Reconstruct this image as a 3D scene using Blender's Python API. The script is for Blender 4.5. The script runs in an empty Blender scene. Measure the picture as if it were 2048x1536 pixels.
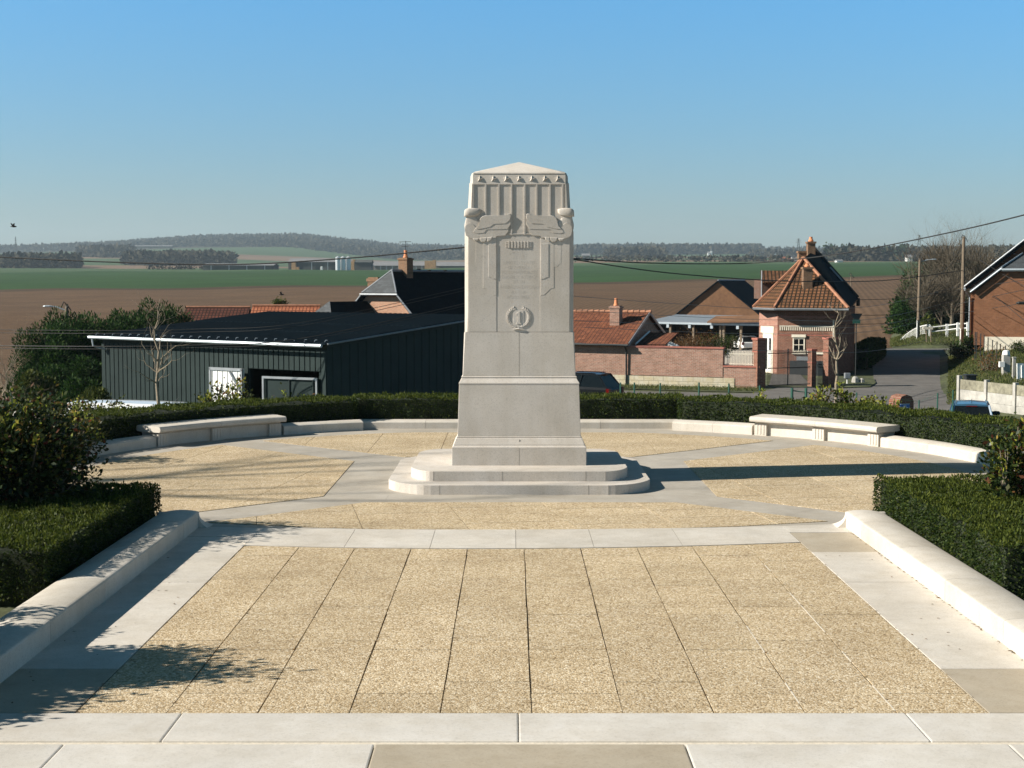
import bpy, bmesh, math, random
import numpy as np
from mathutils import Vector, Matrix
R = math.radians
random.seed(7); RNG = np.random.default_rng(7)
SC = bpy.context.scene
COL = SC.collection
# ------------------------------------------------------------------ camera
H = 3.4; F = 2926.0; PITCH = math.atan(205 / F)
cam = bpy.data.cameras.new('camera'); camo = bpy.data.objects.new('camera', cam); COL.objects.link(camo)
camo.location = (0, 0, H); camo.rotation_euler = (R(90) - PITCH, 0, 0)
cam.sensor_width = 56.0; cam.lens = 80.0; cam.clip_start = 0.1; cam.clip_end = 30000
cam.dof.use_dof = True; cam.dof.focus_distance = 24.0; cam.dof.aperture_fstop = 9.0
SC.camera = camo
# ------------------------------------------------------------------ world and sun
SUN_EL = R(30); SUN_AZ = math.atan2(-.986, -.167)
w = bpy.data.worlds.new('World'); SC.world = w; w.use_nodes = True
nt = w.node_tree; bg = nt.nodes['Background']
sky = nt.nodes.new('ShaderNodeTexSky'); sky.sky_type = 'NISHITA'; sky.sun_disc = False
sky.sun_elevation = SUN_EL; sky.sun_rotation = SUN_AZ; sky.altitude = 100
sky.air_density = 1.0; sky.dust_density = .35; sky.ozone_density = 4.5
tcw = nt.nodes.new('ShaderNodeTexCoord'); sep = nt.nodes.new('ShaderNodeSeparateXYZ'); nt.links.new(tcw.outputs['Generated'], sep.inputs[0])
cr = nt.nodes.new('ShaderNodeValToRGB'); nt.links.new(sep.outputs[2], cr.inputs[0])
for i, (p_, c_) in enumerate(((0, (.80,.82,.86)), (.05, (.92,1.05,1.10)), (.19, (.80,1.58,1.84)), (.34, (.25,.54,.48)))):  # last stop: unseen overhead sky dimmed and tinted to darken and colour the shade
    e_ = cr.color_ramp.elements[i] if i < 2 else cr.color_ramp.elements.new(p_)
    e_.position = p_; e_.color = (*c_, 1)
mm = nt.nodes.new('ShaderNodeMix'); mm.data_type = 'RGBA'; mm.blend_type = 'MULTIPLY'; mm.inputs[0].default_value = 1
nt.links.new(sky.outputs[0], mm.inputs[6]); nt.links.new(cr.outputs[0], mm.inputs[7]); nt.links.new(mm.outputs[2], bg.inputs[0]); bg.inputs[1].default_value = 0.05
sl = bpy.data.lights.new('sun', 'SUN'); sl.energy = 5.0; sl.angle = R(0.53); sl.color = (1, .93, .82)
so = bpy.data.objects.new('sun', sl); COL.objects.link(so); so.location = (-60, -10, 40)
sd = Vector((math.cos(SUN_EL) * -.986, math.cos(SUN_EL) * -.167, math.sin(SUN_EL)))
so.rotation_euler = sd.to_track_quat('Z', 'Y').to_euler()
SC.view_settings.view_transform = 'Standard'; SC.view_settings.look = 'None'
SC.view_settings.exposure = 0.84; SC.view_settings.gamma = 1
SC.cycles.max_bounces = 6; SC.cycles.volume_bounces = 0

# ------------------------------------------------------------------ helpers
_cf, _sf = math.cos(PITCH), math.sin(PITCH)
def W(px, py, d):
    """world point at distance d along +y, seen at photo pixel px,py"""
    a, b = px - 1024, 768 - py
    rx, ry, rz = a, F * _cf + b * _sf, -F * _sf + b * _cf
    s = d / ry
    return Vector((rx * s, d, H + rz * s))
def G(px, py, z=0.0):
    p = W(px, py, 1.0); s = (z - H) / (p.z - H)
    return Vector((p.x * s, s, z))
def zat(py, d): return W(1024, py, d).z
def xat(px, d): return W(px, 563, d).x

class MB:
    def __init__(s): s.v = []; s.f = []; s.m = []; s.mi = 0; s.T = None
    def add(s, vs, fs, mi=None):
        n = len(s.v)
        if s.T is not None: vs = [s.T @ Vector(v) for v in vs]
        s.v += [tuple(v) for v in vs]; s.f += [tuple(n + i for i in f) for f in fs]
        s.m += [s.mi if mi is None else mi] * len(fs); return s
    def box(s, x0, x1, y0, y1, z0, z1, mi=None):
        return s.add([(x0,y0,z0),(x1,y0,z0),(x1,y1,z0),(x0,y1,z0),(x0,y0,z1),(x1,y0,z1),(x1,y1,z1),(x0,y1,z1)],
                     [(0,3,2,1),(4,5,6,7),(0,1,5,4),(1,2,6,5),(2,3,7,6),(3,0,4,7)], mi)
    def obox(s, c, ux, uy, lx, ly, z0, z1, mi=None):
        c = Vector(c); ux = Vector(ux); uy = Vector(uy)
        q = [c + ux*a*lx/2 + uy*b*ly/2 for a, b in ((-1,-1),(1,-1),(1,1),(-1,1))]
        return s.add([(p.x,p.y,z0) for p in q] + [(p.x,p.y,z1) for p in q],
                     [(0,3,2,1),(4,5,6,7),(0,1,5,4),(1,2,6,5),(2,3,7,6),(3,0,4,7)], mi)
    def prism(s, poly, z0, z1, mi=None):
        n = len(poly)
        return s.add([(p[0],p[1],z0) for p in poly] + [(p[0],p[1],z1) for p in poly],
                     [tuple(range(n))[::-1], tuple(range(n, 2*n))] + [(i,(i+1)%n,n+(i+1)%n,n+i) for i in range(n)], mi)
    def slab(s, quad, th, mi=None):
        q = [Vector(p) for p in quad]; n = (q[1]-q[0]).cross(q[2]-q[0]).normalized()
        k = len(q); lo = [p - n*th for p in q]
        return s.add(q + lo, [tuple(range(k)), tuple(range(k, 2*k))[::-1]] + [(i,k+i,k+(i+1)%k,(i+1)%k) for i in range(k)], mi)
    def rings(s, rs, cap=True, closed=True, mi=None):
        n = len(rs[0]); vs = [p for r in rs for p in r]; fs = []
        for k in range(len(rs)-1):
            for i in range(n if closed else n-1):
                a, b = k*n+i, k*n+(i+1)%n; fs.append((a, b, b+n, a+n))
        if cap: fs += [tuple(range(n))[::-1], tuple((len(rs)-1)*n+i for i in range(n))]
        return s.add(vs, fs, mi)
    def tube(s, pts, r, n=6, mi=None, cap=True):
        pts = [Vector(p) for p in pts]; rr = r if isinstance(r, (list, tuple)) else [r]*len(pts); rs = []
        for i, p in enumerate(pts):
            t = (pts[min(i+1, len(pts)-1)] - pts[max(i-1, 0)]).normalized()
            a = t.cross(Vector((0,0,1)) if abs(t.z) < .9 else Vector((1,0,0))).normalized(); b = t.cross(a)
            rs.append([p + (a*math.cos(2*math.pi*k/n) + b*math.sin(2*math.pi*k/n))*rr[i] for k in range(n)])
        return s.rings(rs, cap, True, mi)
    def lathe(s, c, prof, n=16, mi=None):
        c = Vector(c)
        return s.rings([[c + Vector((r*math.cos(2*math.pi*k/n), r*math.sin(2*math.pi*k/n), z)) for k in range(n)] for r, z in prof], True, True, mi)

OFF = {}
def mesh_from(mb, name, mats, off=Vector((0,0,0)), smooth=False, bevel=0, recalc=True, uv=True):
    me = bpy.data.meshes.new(name)
    me.from_pydata([(v[0]-off.x, v[1]-off.y, v[2]-off.z) for v in mb.v], [], mb.f)
    for m in (mats if isinstance(mats, (list, tuple)) else [mats]): me.materials.append(m)
    if len(me.materials) > 1: me.polygons.foreach_set('material_index', mb.m)
    if recalc or bevel:
        bm = bmesh.new(); bm.from_mesh(me)
        if recalc: bmesh.ops.recalc_face_normals(bm, faces=bm.faces)
        if bevel:
            es = [e for e in bm.edges if len(e.link_faces) == 2 and e.calc_face_angle(0) > .35]
            bmesh.ops.bevel(bm, geom=es, offset=bevel, segments=2, affect='EDGES', profile=.6, clamp_overlap=True)
        bm.to_mesh(me); bm.free()
    if uv:
        ul = me.uv_layers.new(name='UV')
        for p in me.polygons:
            n = p.normal
            t = Vector((0,0,1)).cross(n) if abs(n.z) < .98 else Vector((1,0,0))
            if t.length < 1e-6: t = Vector((1,0,0))
            t.normalize(); b = n.cross(t)
            for li in p.loop_indices:
                c = me.vertices[me.loops[li].vertex_index].co; ul.data[li].uv = (c.dot(t), c.dot(b))
    if smooth: me.polygons.foreach_set('use_smooth', [True]*len(me.polygons))
    me.update(); return me
def tag(o, label=None, cat=None, group=None, kind=None):
    if label: o['label'] = label
    if cat: o['category'] = cat
    if group: o['group'] = group
    if kind: o['kind'] = kind
    return o
def thing(name, label, cat, loc=(0,0,0), group=None):
    o = bpy.data.objects.new(name, None); COL.objects.link(o); o.location = loc; o.empty_display_size = .3
    OFF[o.name] = Vector(loc); return tag(o, label, cat, group)
def part(name, mb, mats, parent, smooth=False, bevel=0, recalc=True, label=None, kind=None):
    off = OFF[parent.name]; me = mesh_from(mb, name, mats, off, smooth, bevel, recalc)
    o = bpy.data.objects.new(name, me); COL.objects.link(o); o.parent = parent; OFF[o.name] = off
    if label: o['label'] = label
    if kind: o['kind'] = kind
    return o
def solo(name, mb, mats, label, cat, group=None, loc=(0,0,0), kind=None, **k):
    me = mesh_from(mb, name, mats, Vector(loc), **k); o = bpy.data.objects.new(name, me); COL.objects.link(o); o.location = loc
    return tag(o, label, cat, group, kind)
def struct(name, mb, mats, **k):
    me = mesh_from(mb, name, mats, **k); o = bpy.data.objects.new(name, me); COL.objects.link(o); o['kind'] = 'structure'; return o
def copy_tree(o, parent=None):
    c = o.copy(); COL.objects.link(c); c.parent = parent
    for ch in [x for x in bpy.data.objects if x.parent == o]: copy_tree(ch, c)
    return c

# ------------------------------------------------------------------ materials
def nmat(name):
    m = bpy.data.materials.new(name); m.use_nodes = True
    return m, m.node_tree.nodes, m.node_tree.links, m.node_tree.nodes['Principled BSDF']
def c4(c): return (c[0], c[1], c[2], 1)
def ramp(nd, stops, interp='LINEAR'):
    r = nd.new('ShaderNodeValToRGB'); e = r.color_ramp; e.interpolation = interp
    while len(e.elements) < len(stops): e.elements.new(.5)
    for el, (p, c) in zip(e.elements, stops): el.position = p; el.color = c4(c)
    return r
def noise(nd, lk, scale, detail=4, rough=.6, vec=None):
    n = nd.new('ShaderNodeTexNoise'); n.inputs['Scale'].default_value = scale; n.inputs['Detail'].default_value = detail
    n.inputs['Roughness'].default_value = rough
    if vec is not None: lk.new(vec, n.inputs['Vector'])
    return n
def mixc(nd, lk, a, b, fac, mode='MIX'):
    m = nd.new('ShaderNodeMix'); m.data_type = 'RGBA'; m.blend_type = mode
    for s, v in ((m.inputs[6], a), (m.inputs[7], b)):
        if isinstance(v, tuple): s.default_value = c4(v)
        else: lk.new(v, s)
    if isinstance(fac, (int, float)): m.inputs[0].default_value = fac
    else: lk.new(fac, m.inputs[0])
    return m.outputs[2]
def plain(name, c, rough=.7, var=.12, scale=3, bump=.0, bscale=60, metal=0, big=.0, coord='Object'):
    """colour with two octaves of uneven tone and optional fine bump"""
    m, nd, lk, p = nmat(name); tc = nd.new('ShaderNodeTexCoord').outputs[coord]
    n = noise(nd, lk, scale, 6, .65, tc)
    lo = tuple(x*(1-var) for x in c); hi = tuple(min(1, x*(1+var)) for x in c)
    r = ramp(nd, [(.3, lo), (.7, hi)]); lk.new(n.outputs[0], r.inputs[0]); out = r.outputs[0]
    if big:
        n2 = noise(nd, lk, scale*.13, 3, .5, tc); r2 = ramp(nd, [(.35, (1-big,)*3), (.65, (1,1,1))])
        lk.new(n2.outputs[0], r2.inputs[0]); out = mixc(nd, lk, out, r2.outputs[0], 1.0, 'MULTIPLY')
    lk.new(out, p.inputs['Base Color']); p.inputs['Roughness'].default_value = rough; p.inputs['Metallic'].default_value = metal
    if bump:
        nb = noise(nd, lk, bscale, 5, .7, tc); b = nd.new('ShaderNodeBump'); b.inputs['Strength'].default_value = bump
        b.inputs['Distance'].default_value = .01; lk.new(nb.outputs[0], b.inputs['Height']); lk.new(b.outputs[0], p.inputs['Normal'])
    return m
def stone(name, c, stain=.12, speck=.10):
    m, nd, lk, p = nmat(name); tc = nd.new('ShaderNodeTexCoord').outputs['Object']
    n1 = noise(nd, lk, 1.3, 6, .6, tc); r1 = ramp(nd, [(.3, tuple(x*(1-stain) for x in c)), (.68, c)]); lk.new(n1.outputs[0], r1.inputs[0])
    n2 = noise(nd, lk, 45, 4, .7, tc); r2 = ramp(nd, [(.32, (1-speck*1.6,)*3), (.5, (1,1,1)), (.75, (1-speck*.4,)*3)]); lk.new(n2.outputs[0], r2.inputs[0])
    n3 = noise(nd, lk, 260, 2, .6, tc); r3 = ramp(nd, [(.3, (1-speck*1.5,)*3), (.6, (1,1,1))]); lk.new(n3.outputs[0], r3.inputs[0])
    o = mixc(nd, lk, r1.outputs[0], r2.outputs[0], 1.0, 'MULTIPLY'); o = mixc(nd, lk, o, r3.outputs[0], 1.0, 'MULTIPLY')
    mp = nd.new('ShaderNodeMapping'); mp.inputs['Scale'].default_value = (1, 1, .12); lk.new(tc, mp.inputs[0])
    n4 = noise(nd, lk, 5, 4, .6, mp.outputs[0]); r4 = ramp(nd, [(.35, (.93,.92,.9)), (.6, (1,1,1))]); lk.new(n4.outputs[0], r4.inputs[0])
    o = mixc(nd, lk, o, r4.outputs[0], 1.0, 'MULTIPLY')
    g = nd.new('ShaderNodeNewGeometry'); rg = ramp(nd, [(0, (.90,.895,.88)), (.5, (.97,.965,.96)), (1, (1.0,1.0,1.0))]); lk.new(g.outputs['Random Per Island'], rg.inputs[0]); o = mixc(nd, lk, o, rg.outputs[0], 1.0, 'MULTIPLY')
    n6 = noise(nd, lk, .55, 7, .75, tc); r6 = ramp(nd, [(.40, (1,1,1)), (.56, (.93,.915,.89)), (.66, (.87,.85,.82))]); lk.new(n6.outputs[0], r6.inputs[0]); o = mixc(nd, lk, o, r6.outputs[0], 1.0, 'MULTIPLY')
    lk.new(o, p.inputs['Base Color']); p.inputs['Roughness'].default_value = .85; p.inputs['Specular IOR Level'].default_value = .25
    b = nd.new('ShaderNodeBump'); b.inputs['Strength'].default_value = .15; b.inputs['Distance'].default_value = .004
    lk.new(n3.outputs[0], b.inputs['Height']); lk.new(b.outputs[0], p.inputs['Normal']); return m
def aggregate(name):
    m, nd, lk, p = nmat(name); tc = nd.new('ShaderNodeTexCoord').outputs['Object']
    v = nd.new('ShaderNodeTexVoronoi'); v.inputs['Scale'].default_value = 62; v.inputs['Randomness'].default_value = 1; lk.new(tc, v.inputs['Vector'])
    sep = nd.new('ShaderNodeSeparateColor'); lk.new(v.outputs['Color'], sep.inputs[0])
    r = ramp(nd, [(0, (.24,.185,.125)), (.08, (.41,.32,.205)), (.30, (.56,.45,.30)), (.6, (.65,.535,.37)), (.82, (.74,.645,.49)), (.95, (.82,.755,.63))])
    lk.new(sep.outputs[0], r.inputs[0])
    rd = ramp(nd, [(.35, (1,1,1)), (.75, (.76,.70,.61))]); lk.new(v.outputs['Distance'], rd.inputs[0])
    o = mixc(nd, lk, r.outputs[0], rd.outputs[0], 1.0, 'MULTIPLY')
    n = noise(nd, lk, 1.1, 5, .65, tc); r2 = ramp(nd, [(.3, (.84,.82,.80)), (.65, (1,1,1))]); lk.new(n.outputs[0], r2.inputs[0])
    o = mixc(nd, lk, o, r2.outputs[0], 1.0, 'MULTIPLY')
    n5 = noise(nd, lk, 9, 4, .7, tc); r5 = ramp(nd, [(.3, (.86,.84,.8)), (.6, (1,1,1))]); lk.new(n5.outputs[0], r5.inputs[0])
    o = mixc(nd, lk, o, r5.outputs[0], 1.0, 'MULTIPLY')
    g = nd.new('ShaderNodeNewGeometry'); rg = ramp(nd, [(0, (.92,.915,.90)), (1, (1.03,1.025,1.01))]); lk.new(g.outputs['Random Per Island'], rg.inputs[0]); o = mixc(nd, lk, o, rg.outputs[0], 1.0, 'MULTIPLY')
    n6 = noise(nd, lk, .6, 8, .75, tc); r6 = ramp(nd, [(.38, (1.04,1.04,1.04)), (.55, (.96,.95,.93)), (.68, (.84,.82,.78))]); lk.new(n6.outputs[0], r6.inputs[0]); o = mixc(nd, lk, o, r6.outputs[0], 1.0, 'MULTIPLY')
    lk.new(o, p.inputs['Base Color']); p.inputs['Roughness'].default_value = .9; p.inputs['Specular IOR Level'].default_value = .2
    b = nd.new('ShaderNodeBump'); b.inputs['Strength'].default_value = .7; b.inputs['Distance'].default_value = .006; b.invert = True
    lk.new(v.outputs['Distance'], b.inputs['Height']); lk.new(b.outputs[0], p.inputs['Normal']); return m
def leafmat(name, cols, rough=.5, trans=.35):
    m, nd, lk, p = nmat(name); g = nd.new('ShaderNodeNewGeometry'); r = ramp(nd, cols)
    lk.new(g.outputs['Random Per Island'], r.inputs[0]); lk.new(r.outputs[0], p.inputs['Base Color'])
    p.inputs['Roughness'].default_value = rough; p.inputs['Specular IOR Level'].default_value = .15
    t = nd.new('ShaderNodeBsdfTranslucent'); lk.new(r.outputs[0], t.inputs[0]); mx = nd.new('ShaderNodeMixShader'); mx.inputs[0].default_value = trans
    lk.new(p.outputs[0], mx.inputs[1]); lk.new(t.outputs[0], mx.inputs[2]); lk.new(mx.outputs[0], nd['Material Output'].inputs[0]); return m
def brick(name, cols, mortar=(.42,.36,.30), bw=.23, bh=.075, ms=.008, patch=.25, rough=.9, bump=.3, offset=.5, tone=(.55,.5,.45)):
    m, nd, lk, p = nmat(name); tcn = nd.new('ShaderNodeTexCoord'); uv = tcn.outputs['UV']
    b = nd.new('ShaderNodeTexBrick'); lk.new(uv, b.inputs['Vector']); b.inputs['Scale'].default_value = 1
    b.offset = offset; b.inputs['Brick Width'].default_value = bw; b.inputs['Row Height'].default_value = bh; b.inputs['Mortar Size'].default_value = ms
    b.inputs['Color1'].default_value = c4(cols[0]); b.inputs['Color2'].default_value = c4(cols[1]); b.inputs['Mortar'].default_value = c4(mortar)
    n = noise(nd, lk, 1.6, 6, .7, uv); r = ramp(nd, [(.35, tone), (.62, (1,1,1))]); lk.new(n.outputs[0], r.inputs[0])
    o = mixc(nd, lk, b.outputs[0], r.outputs[0], patch, 'MULTIPLY')
    n2 = noise(nd, lk, 7, 4, .8, uv); r2 = ramp(nd, [(.25, (.7,.68,.66)), (.6, (1.0,1.0,1.0)), (.8, (1,.97,.92))]); lk.new(n2.outputs[0], r2.inputs[0])
    o = mixc(nd, lk, o, r2.outputs[0], .8, 'MULTIPLY')
    lk.new(o, p.inputs['Base Color']); p.inputs['Roughness'].default_value = rough; p.inputs['Specular IOR Level'].default_value = .2
    bp = nd.new('ShaderNodeBump'); bp.inputs['Strength'].default_value = bump; bp.inputs['Distance'].default_value = .02; bp.invert = True
    lk.new(b.outputs['Fac'], bp.inputs['Height']); lk.new(bp.outputs[0], p.inputs['Normal']); return m

M = {}
M['stone'] = stone('pale_limestone', (.71,.66,.605), .11, .13)
M['kerb'] = stone('white_limestone', (.71,.665,.60), .14, .12)
M['pave'] = stone('paving_limestone', (.52,.48,.42), .20, .12)
M['beige'] = stone('beige_limestone', (.50,.44,.35), .12, .10)
M['tread'] = stone('tread_limestone', (.70,.67,.625), .12, .10)
M['agg'] = aggregate('exposed_aggregate')
M['softjoint'] = plain('weathered_joint', (.36,.32,.27), .95, .3, 30)
M['joint'] = plain('dark_joint', (.09,.075,.055), .95, .4, 30)
M['mortar'] = plain('pale_mortar', (.62,.56,.46), .95, .2, 30)
M['soil'] = plain('soil_under_paving', (.12,.10,.07), .95, .3, 12)
M['grass'] = plain('rough_grass', (.075,.088,.032), .95, .5, 3, .6, 25, big=.5)
M['blade'] = leafmat('grass_blade', [(0,(.04,.055,.012)),(.6,(.085,.11,.025)),(1,(.16,.14,.06))], .7, .3)
M['concm'] = plain('mossy_concrete', (.24,.225,.165), .95, .4, 5, .3, 40, big=.3)
M['hedgecore'] = plain('hedge_core', (.018,.026,.010), .95, .4, 25)
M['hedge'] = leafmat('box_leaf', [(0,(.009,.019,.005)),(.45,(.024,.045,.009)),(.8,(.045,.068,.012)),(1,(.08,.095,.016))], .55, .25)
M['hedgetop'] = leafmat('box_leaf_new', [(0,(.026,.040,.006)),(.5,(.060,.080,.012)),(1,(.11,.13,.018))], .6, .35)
M['shrub'] = leafmat('photinia_leaf', [(0,(.010,.020,.007)),(.5,(.024,.040,.012)),(.78,(.045,.065,.016)),(.88,(.10,.024,.018)),(.95,(.13,.15,.025)),(1,(.26,.28,.04))], .35, .25)
M['tip'] = leafmat('young_leaf', [(0,(.18,.22,.03)),(.6,(.30,.33,.05)),(1,(.34,.20,.05))], .4, .4)
M['conifer'] = leafmat('conifer_spray', [(0,(.006,.018,.005)),(.5,(.018,.052,.010)),(.85,(.036,.078,.013)),(1,(.05,.085,.016))], .7, .25)
M['conifery'] = leafmat('conifer_spray_yellowish', [(0,(.02,.035,.008)),(.5,(.05,.07,.014)),(1,(.11,.12,.02))], .6, .2)
M['bark'] = plain('pale_bark', (.26,.21,.15), .9, .35, 20, .5, 60)
M['bark2'] = plain('grey_bark', (.15,.125,.09), .9, .35, 10, .4, 40)
M['brown'] = plain('bare_twig', (.085,.068,.045), .9, .3, 8)
M['redstem'] = leafmat('dry_russet_leaf', [(0,(.06,.03,.012)),(.6,(.13,.065,.025)),(1,(.18,.11,.04))], .8, .2)
M['brickp'] = brick('weathered_pink_brick', ((.42,.225,.165),(.29,.16,.12)), (.42,.36,.30), patch=.5)
M['brickh'] = brick('house_brick', ((.28,.115,.075),(.19,.075,.05)), (.30,.24,.19), patch=.5)
M['brickg'] = brick('gable_brick', ((.47,.25,.165),(.38,.20,.13)), (.44,.36,.28), patch=.3)
M['brickd'] = brick('dark_brick', ((.17,.085,.06),(.11,.06,.045)), (.16,.14,.12), patch=.5)
M['bricko'] = brick('orange_brick', ((.27,.12,.062),(.21,.092,.048)), (.22,.135,.085), patch=.4, ms=.006)
M['quoin'] = brick('pink_quoin_brick', ((.42,.20,.15),(.32,.14,.10)), (.40,.33,.27), patch=.2)
M['coping'] = plain('red_coping', (.34,.12,.085), .8, .25, 5)
M['ashlar'] = brick('white_ashlar_base', ((.58,.54,.44),(.50,.46,.37)), (.30,.27,.21), .55, .27, .012, .5, tone=(.75,.6,.25))
M['tiles'] = brick('red_roof_tile', ((.30,.115,.06),(.17,.065,.04)), (.05,.022,.016), .22, .17, .018, .6, offset=0, bump=.8)
M['tilesm'] = brick('mossy_roof_tile', ((.25,.115,.058),(.155,.075,.04)), (.03,.02,.012), .24, .30, .045, .5, offset=0, bump=.8, tone=(.55,.5,.25))
M['tilesd'] = brick('dark_red_roof_tile', ((.14,.05,.035),(.09,.035,.025)), (.03,.015,.012), .2, .28, .03, .5, offset=0, bump=.8)
M['tileso'] = brick('orange_roof_tile', ((.50,.19,.10),(.38,.14,.07)), (.16,.05,.03), .2, .28, .03, .3, offset=0, bump=.8)
M['ridge'] = plain('ridge_tile', (.32,.145,.08), .8, .3, 4)
M['slate'] = brick('slate_roof', ((.10,.11,.12),(.07,.078,.085)), (.035,.04,.045), .25, .15, .008, .5, rough=.6)
M['slated'] = brick('shaded_slate_roof', ((.006,.013,.018),(.004,.009,.013)), (.002,.004,.006), .25, .15, .008, .5, rough=.8)  # slate again, with the shade on the slopes put into its colour
M['zinc'] = plain('zinc', (.27,.29,.31), .45, .15, 3, metal=.3)
M['galv'] = plain('galvanised_gutter', (.36,.41,.45), .4, .08, 3, metal=.2)
M['steel'] = plain('anthracite_cladding', (.030,.043,.042), .55, .12, 1.0, big=.2)
M['roofsteel'] = plain('dark_fibre_cement_roof', (.0025,.0075,.012), .85, .2, 2)
M['dark'] = plain('interior_shade', (.012,.011,.010), .95, .2, 3)
M['white'] = plain('white_paint', (.74,.74,.72), .6, .06, 3)
M['cream'] = plain('cream_render', (.68,.62,.50), .8, .12, 4)
M['conc'] = plain('stained_concrete', (.40,.385,.35), .9, .25, 3, .3, 40, big=.25)
M['asph'] = plain('asphalt', (.135,.125,.115), .92, .2, 8, .4, 80, big=.25)
M['drive'] = plain('pale_driveway', (.36,.32,.27), .95, .2, 6)
M['wood'] = plain('weathered_post', (.17,.13,.09), .9, .3, 10)
M['woodl'] = plain('brown_cladding', (.19,.095,.045), .85, .25, 3, big=.25)
M['iron'] = plain('black_iron', (.02,.022,.022), .5, .2, 10)
M['green'] = plain('green_metal', (.018,.085,.06), .5, .15, 10)
M['wire'] = plain('black_cable', (.018,.018,.018), .7, .1, 10)
M['wirel'] = plain('grey_wire', (.20,.20,.20), .6, .1, 10)
M['clay'] = plain('clay_pot', (.62,.24,.11), .8, .15, 8)
M['glass'] = plain('dark_glass', (.006,.008,.009), .04, .1, 3)
M['rubber'] = plain('tyre_rubber', (.02,.02,.02), .8, .1, 20)
M['alloy'] = plain('alloy_rim', (.4,.4,.42), .3, .1, 10, metal=.7)
for _m in ('roofsteel','slated','steel','dark'): M[_m].node_tree.nodes['Principled BSDF'].inputs['Specular IOR Level'].default_value = .06
def paint(n, c, r=.25):
    m = plain(n, c, r, .04, 2); m.node_tree.nodes['Principled BSDF'].inputs['Coat Weight'].default_value = .5; return m
M['cblack'] = paint('black_car_paint', (.010,.012,.014)); M['cblue'] = paint('blue_car_paint', (.035,.10,.17), .3); M['cwhite'] = paint('white_car_paint', (.72,.72,.71))
M['cblack'].node_tree.nodes['Principled BSDF'].inputs['Coat Weight'].default_value = .08; M['cblack'].node_tree.nodes['Principled BSDF'].inputs['Specular IOR Level'].default_value = .2
M['redlamp'] = plain('red_lens', (.11,.006,.005), .25, .1, 10)
M['sign'] = plain('blue_sign', (.03,.13,.42), .4, .05, 5)
M['bird'] = plain('black_feather', (.015,.014,.013), .7, .2, 20)
M['garageshade'] = plain('garage_shade', (.012,.018,.022), .6, .2, 5)
M['CH'] = brick('brown_chimney_brick', ((.27,.15,.09),(.19,.11,.07)), (.25,.20,.14), patch=.5)
M['silo'] = plain('silo_steel', (.62,.64,.66), .35, .05, 1, metal=.4)
M['hay'] = plain('straw_bales', (.42,.24,.11), .95, .25, .6)
M['barnw'] = plain('far_barn_wall', (.20,.165,.14), .9, .2, .3)
M['barnr'] = plain('far_barn_roof', (.19,.19,.195), .8, .15, .2)
M['barnd'] = plain('far_barn_shade', (.06,.065,.06), .9, .2, .3)

def leaves(pts, nrm, size, mat, name='foliage', parent=None, jitter=.9, aspect=.55, up=0.0, sizev=.35, mi=None):
    """one diamond leaf per point; each keeps its own tilt"""
    n = len(pts); pts = np.asarray(pts, float); nrm = np.asarray(nrm, float)
    d = nrm + RNG.normal(0, jitter, (n, 3)); d[:, 2] += up; d /= np.linalg.norm(d, axis=1)[:, None] + 1e-9
    a = np.cross(d, RNG.normal(0, 1, (n, 3))); a /= np.linalg.norm(a, axis=1)[:, None] + 1e-9
    s = size * (1 + RNG.uniform(-sizev, sizev, n))[:, None]
    V = np.empty((n, 4, 3)); V[:, 0] = pts; V[:, 1] = pts + d*s*.5 + a*s*aspect*.5; V[:, 2] = pts + d*s; V[:, 3] = pts + d*s*.5 - a*s*aspect*.5
    me = bpy.data.meshes.new(name); me.vertices.add(4*n); me.vertices.foreach_set('co', V.reshape(-1))
    me.loops.add(4*n); me.loops.foreach_set('vertex_index', np.arange(4*n, dtype=np.int32))
    me.polygons.add(n); me.polygons.foreach_set('loop_start', np.arange(0, 4*n, 4, dtype=np.int32))
    me.polygons.foreach_set('loop_total', np.full(n, 4, dtype=np.int32)); me.update(calc_edges=True); me.validate()
    if mi is not None: me.polygons.foreach_set('material_index', np.asarray(mi, dtype=np.int32))
    if isinstance(mat, (list, tuple)):
        for q in mat: me.materials.append(q)
    else: me.materials.append(mat)
    o = bpy.data.objects.new(name, me); COL.objects.link(o)
    if parent is not None: o.parent = parent; o.location = -OFF[parent.name]; OFF[o.name] = OFF[parent.name]
    return o

# ------------------------------------------------------------------ monument
MX, MY = .12, 25.25
mon = thing('war_monument', 'tall pale stone memorial pillar with carved eagles, stars and flutes on two round-cornered steps', 'monument', (MX, MY, 0))
ST = M['stone']
def plan(hx, cx, hy, cy, n=8):
    """rectangle hx,hy whose corners start at cx (front) and bulge out to hx at cy"""
    q = []
    for k in range(n + 1):
        t = k/n*1.12
        q.append((cx + (hx-cx)*math.sin(t)/math.sin(1.12), hy - (hy-cy)*(1-math.cos(t))/(1-math.cos(1.12))))
    pts = [(-x, -y) for x, y in q][::-1]
    full = [(-x, -y) for x, y in q]            # front left corner, from the middle outwards
    fl = full[::-1]; fr = [(x, -y) for x, y in q]
    br = [(x, y) for x, y in q][::-1]; bl = [(-x, y) for x, y in q]
    return [(MX + x, MY + y) for x, y in fr + br + bl + fl]
def step(name, hx, cx, hy, cy, z0, z1, cuts):
    mb = MB(); P = plan(hx, cx, hy, cy)
    mb.prism(P, z0, z1)
    o = part(name, mb, M['stone'], mon, bevel=.006)
    return o
step('lower_step', 2.15, 1.42, 2.06, 1.35, -.05, .155, None)
step('upper_step', 1.80, 1.40, 1.61, 1.06, .155, .32, None)
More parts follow.
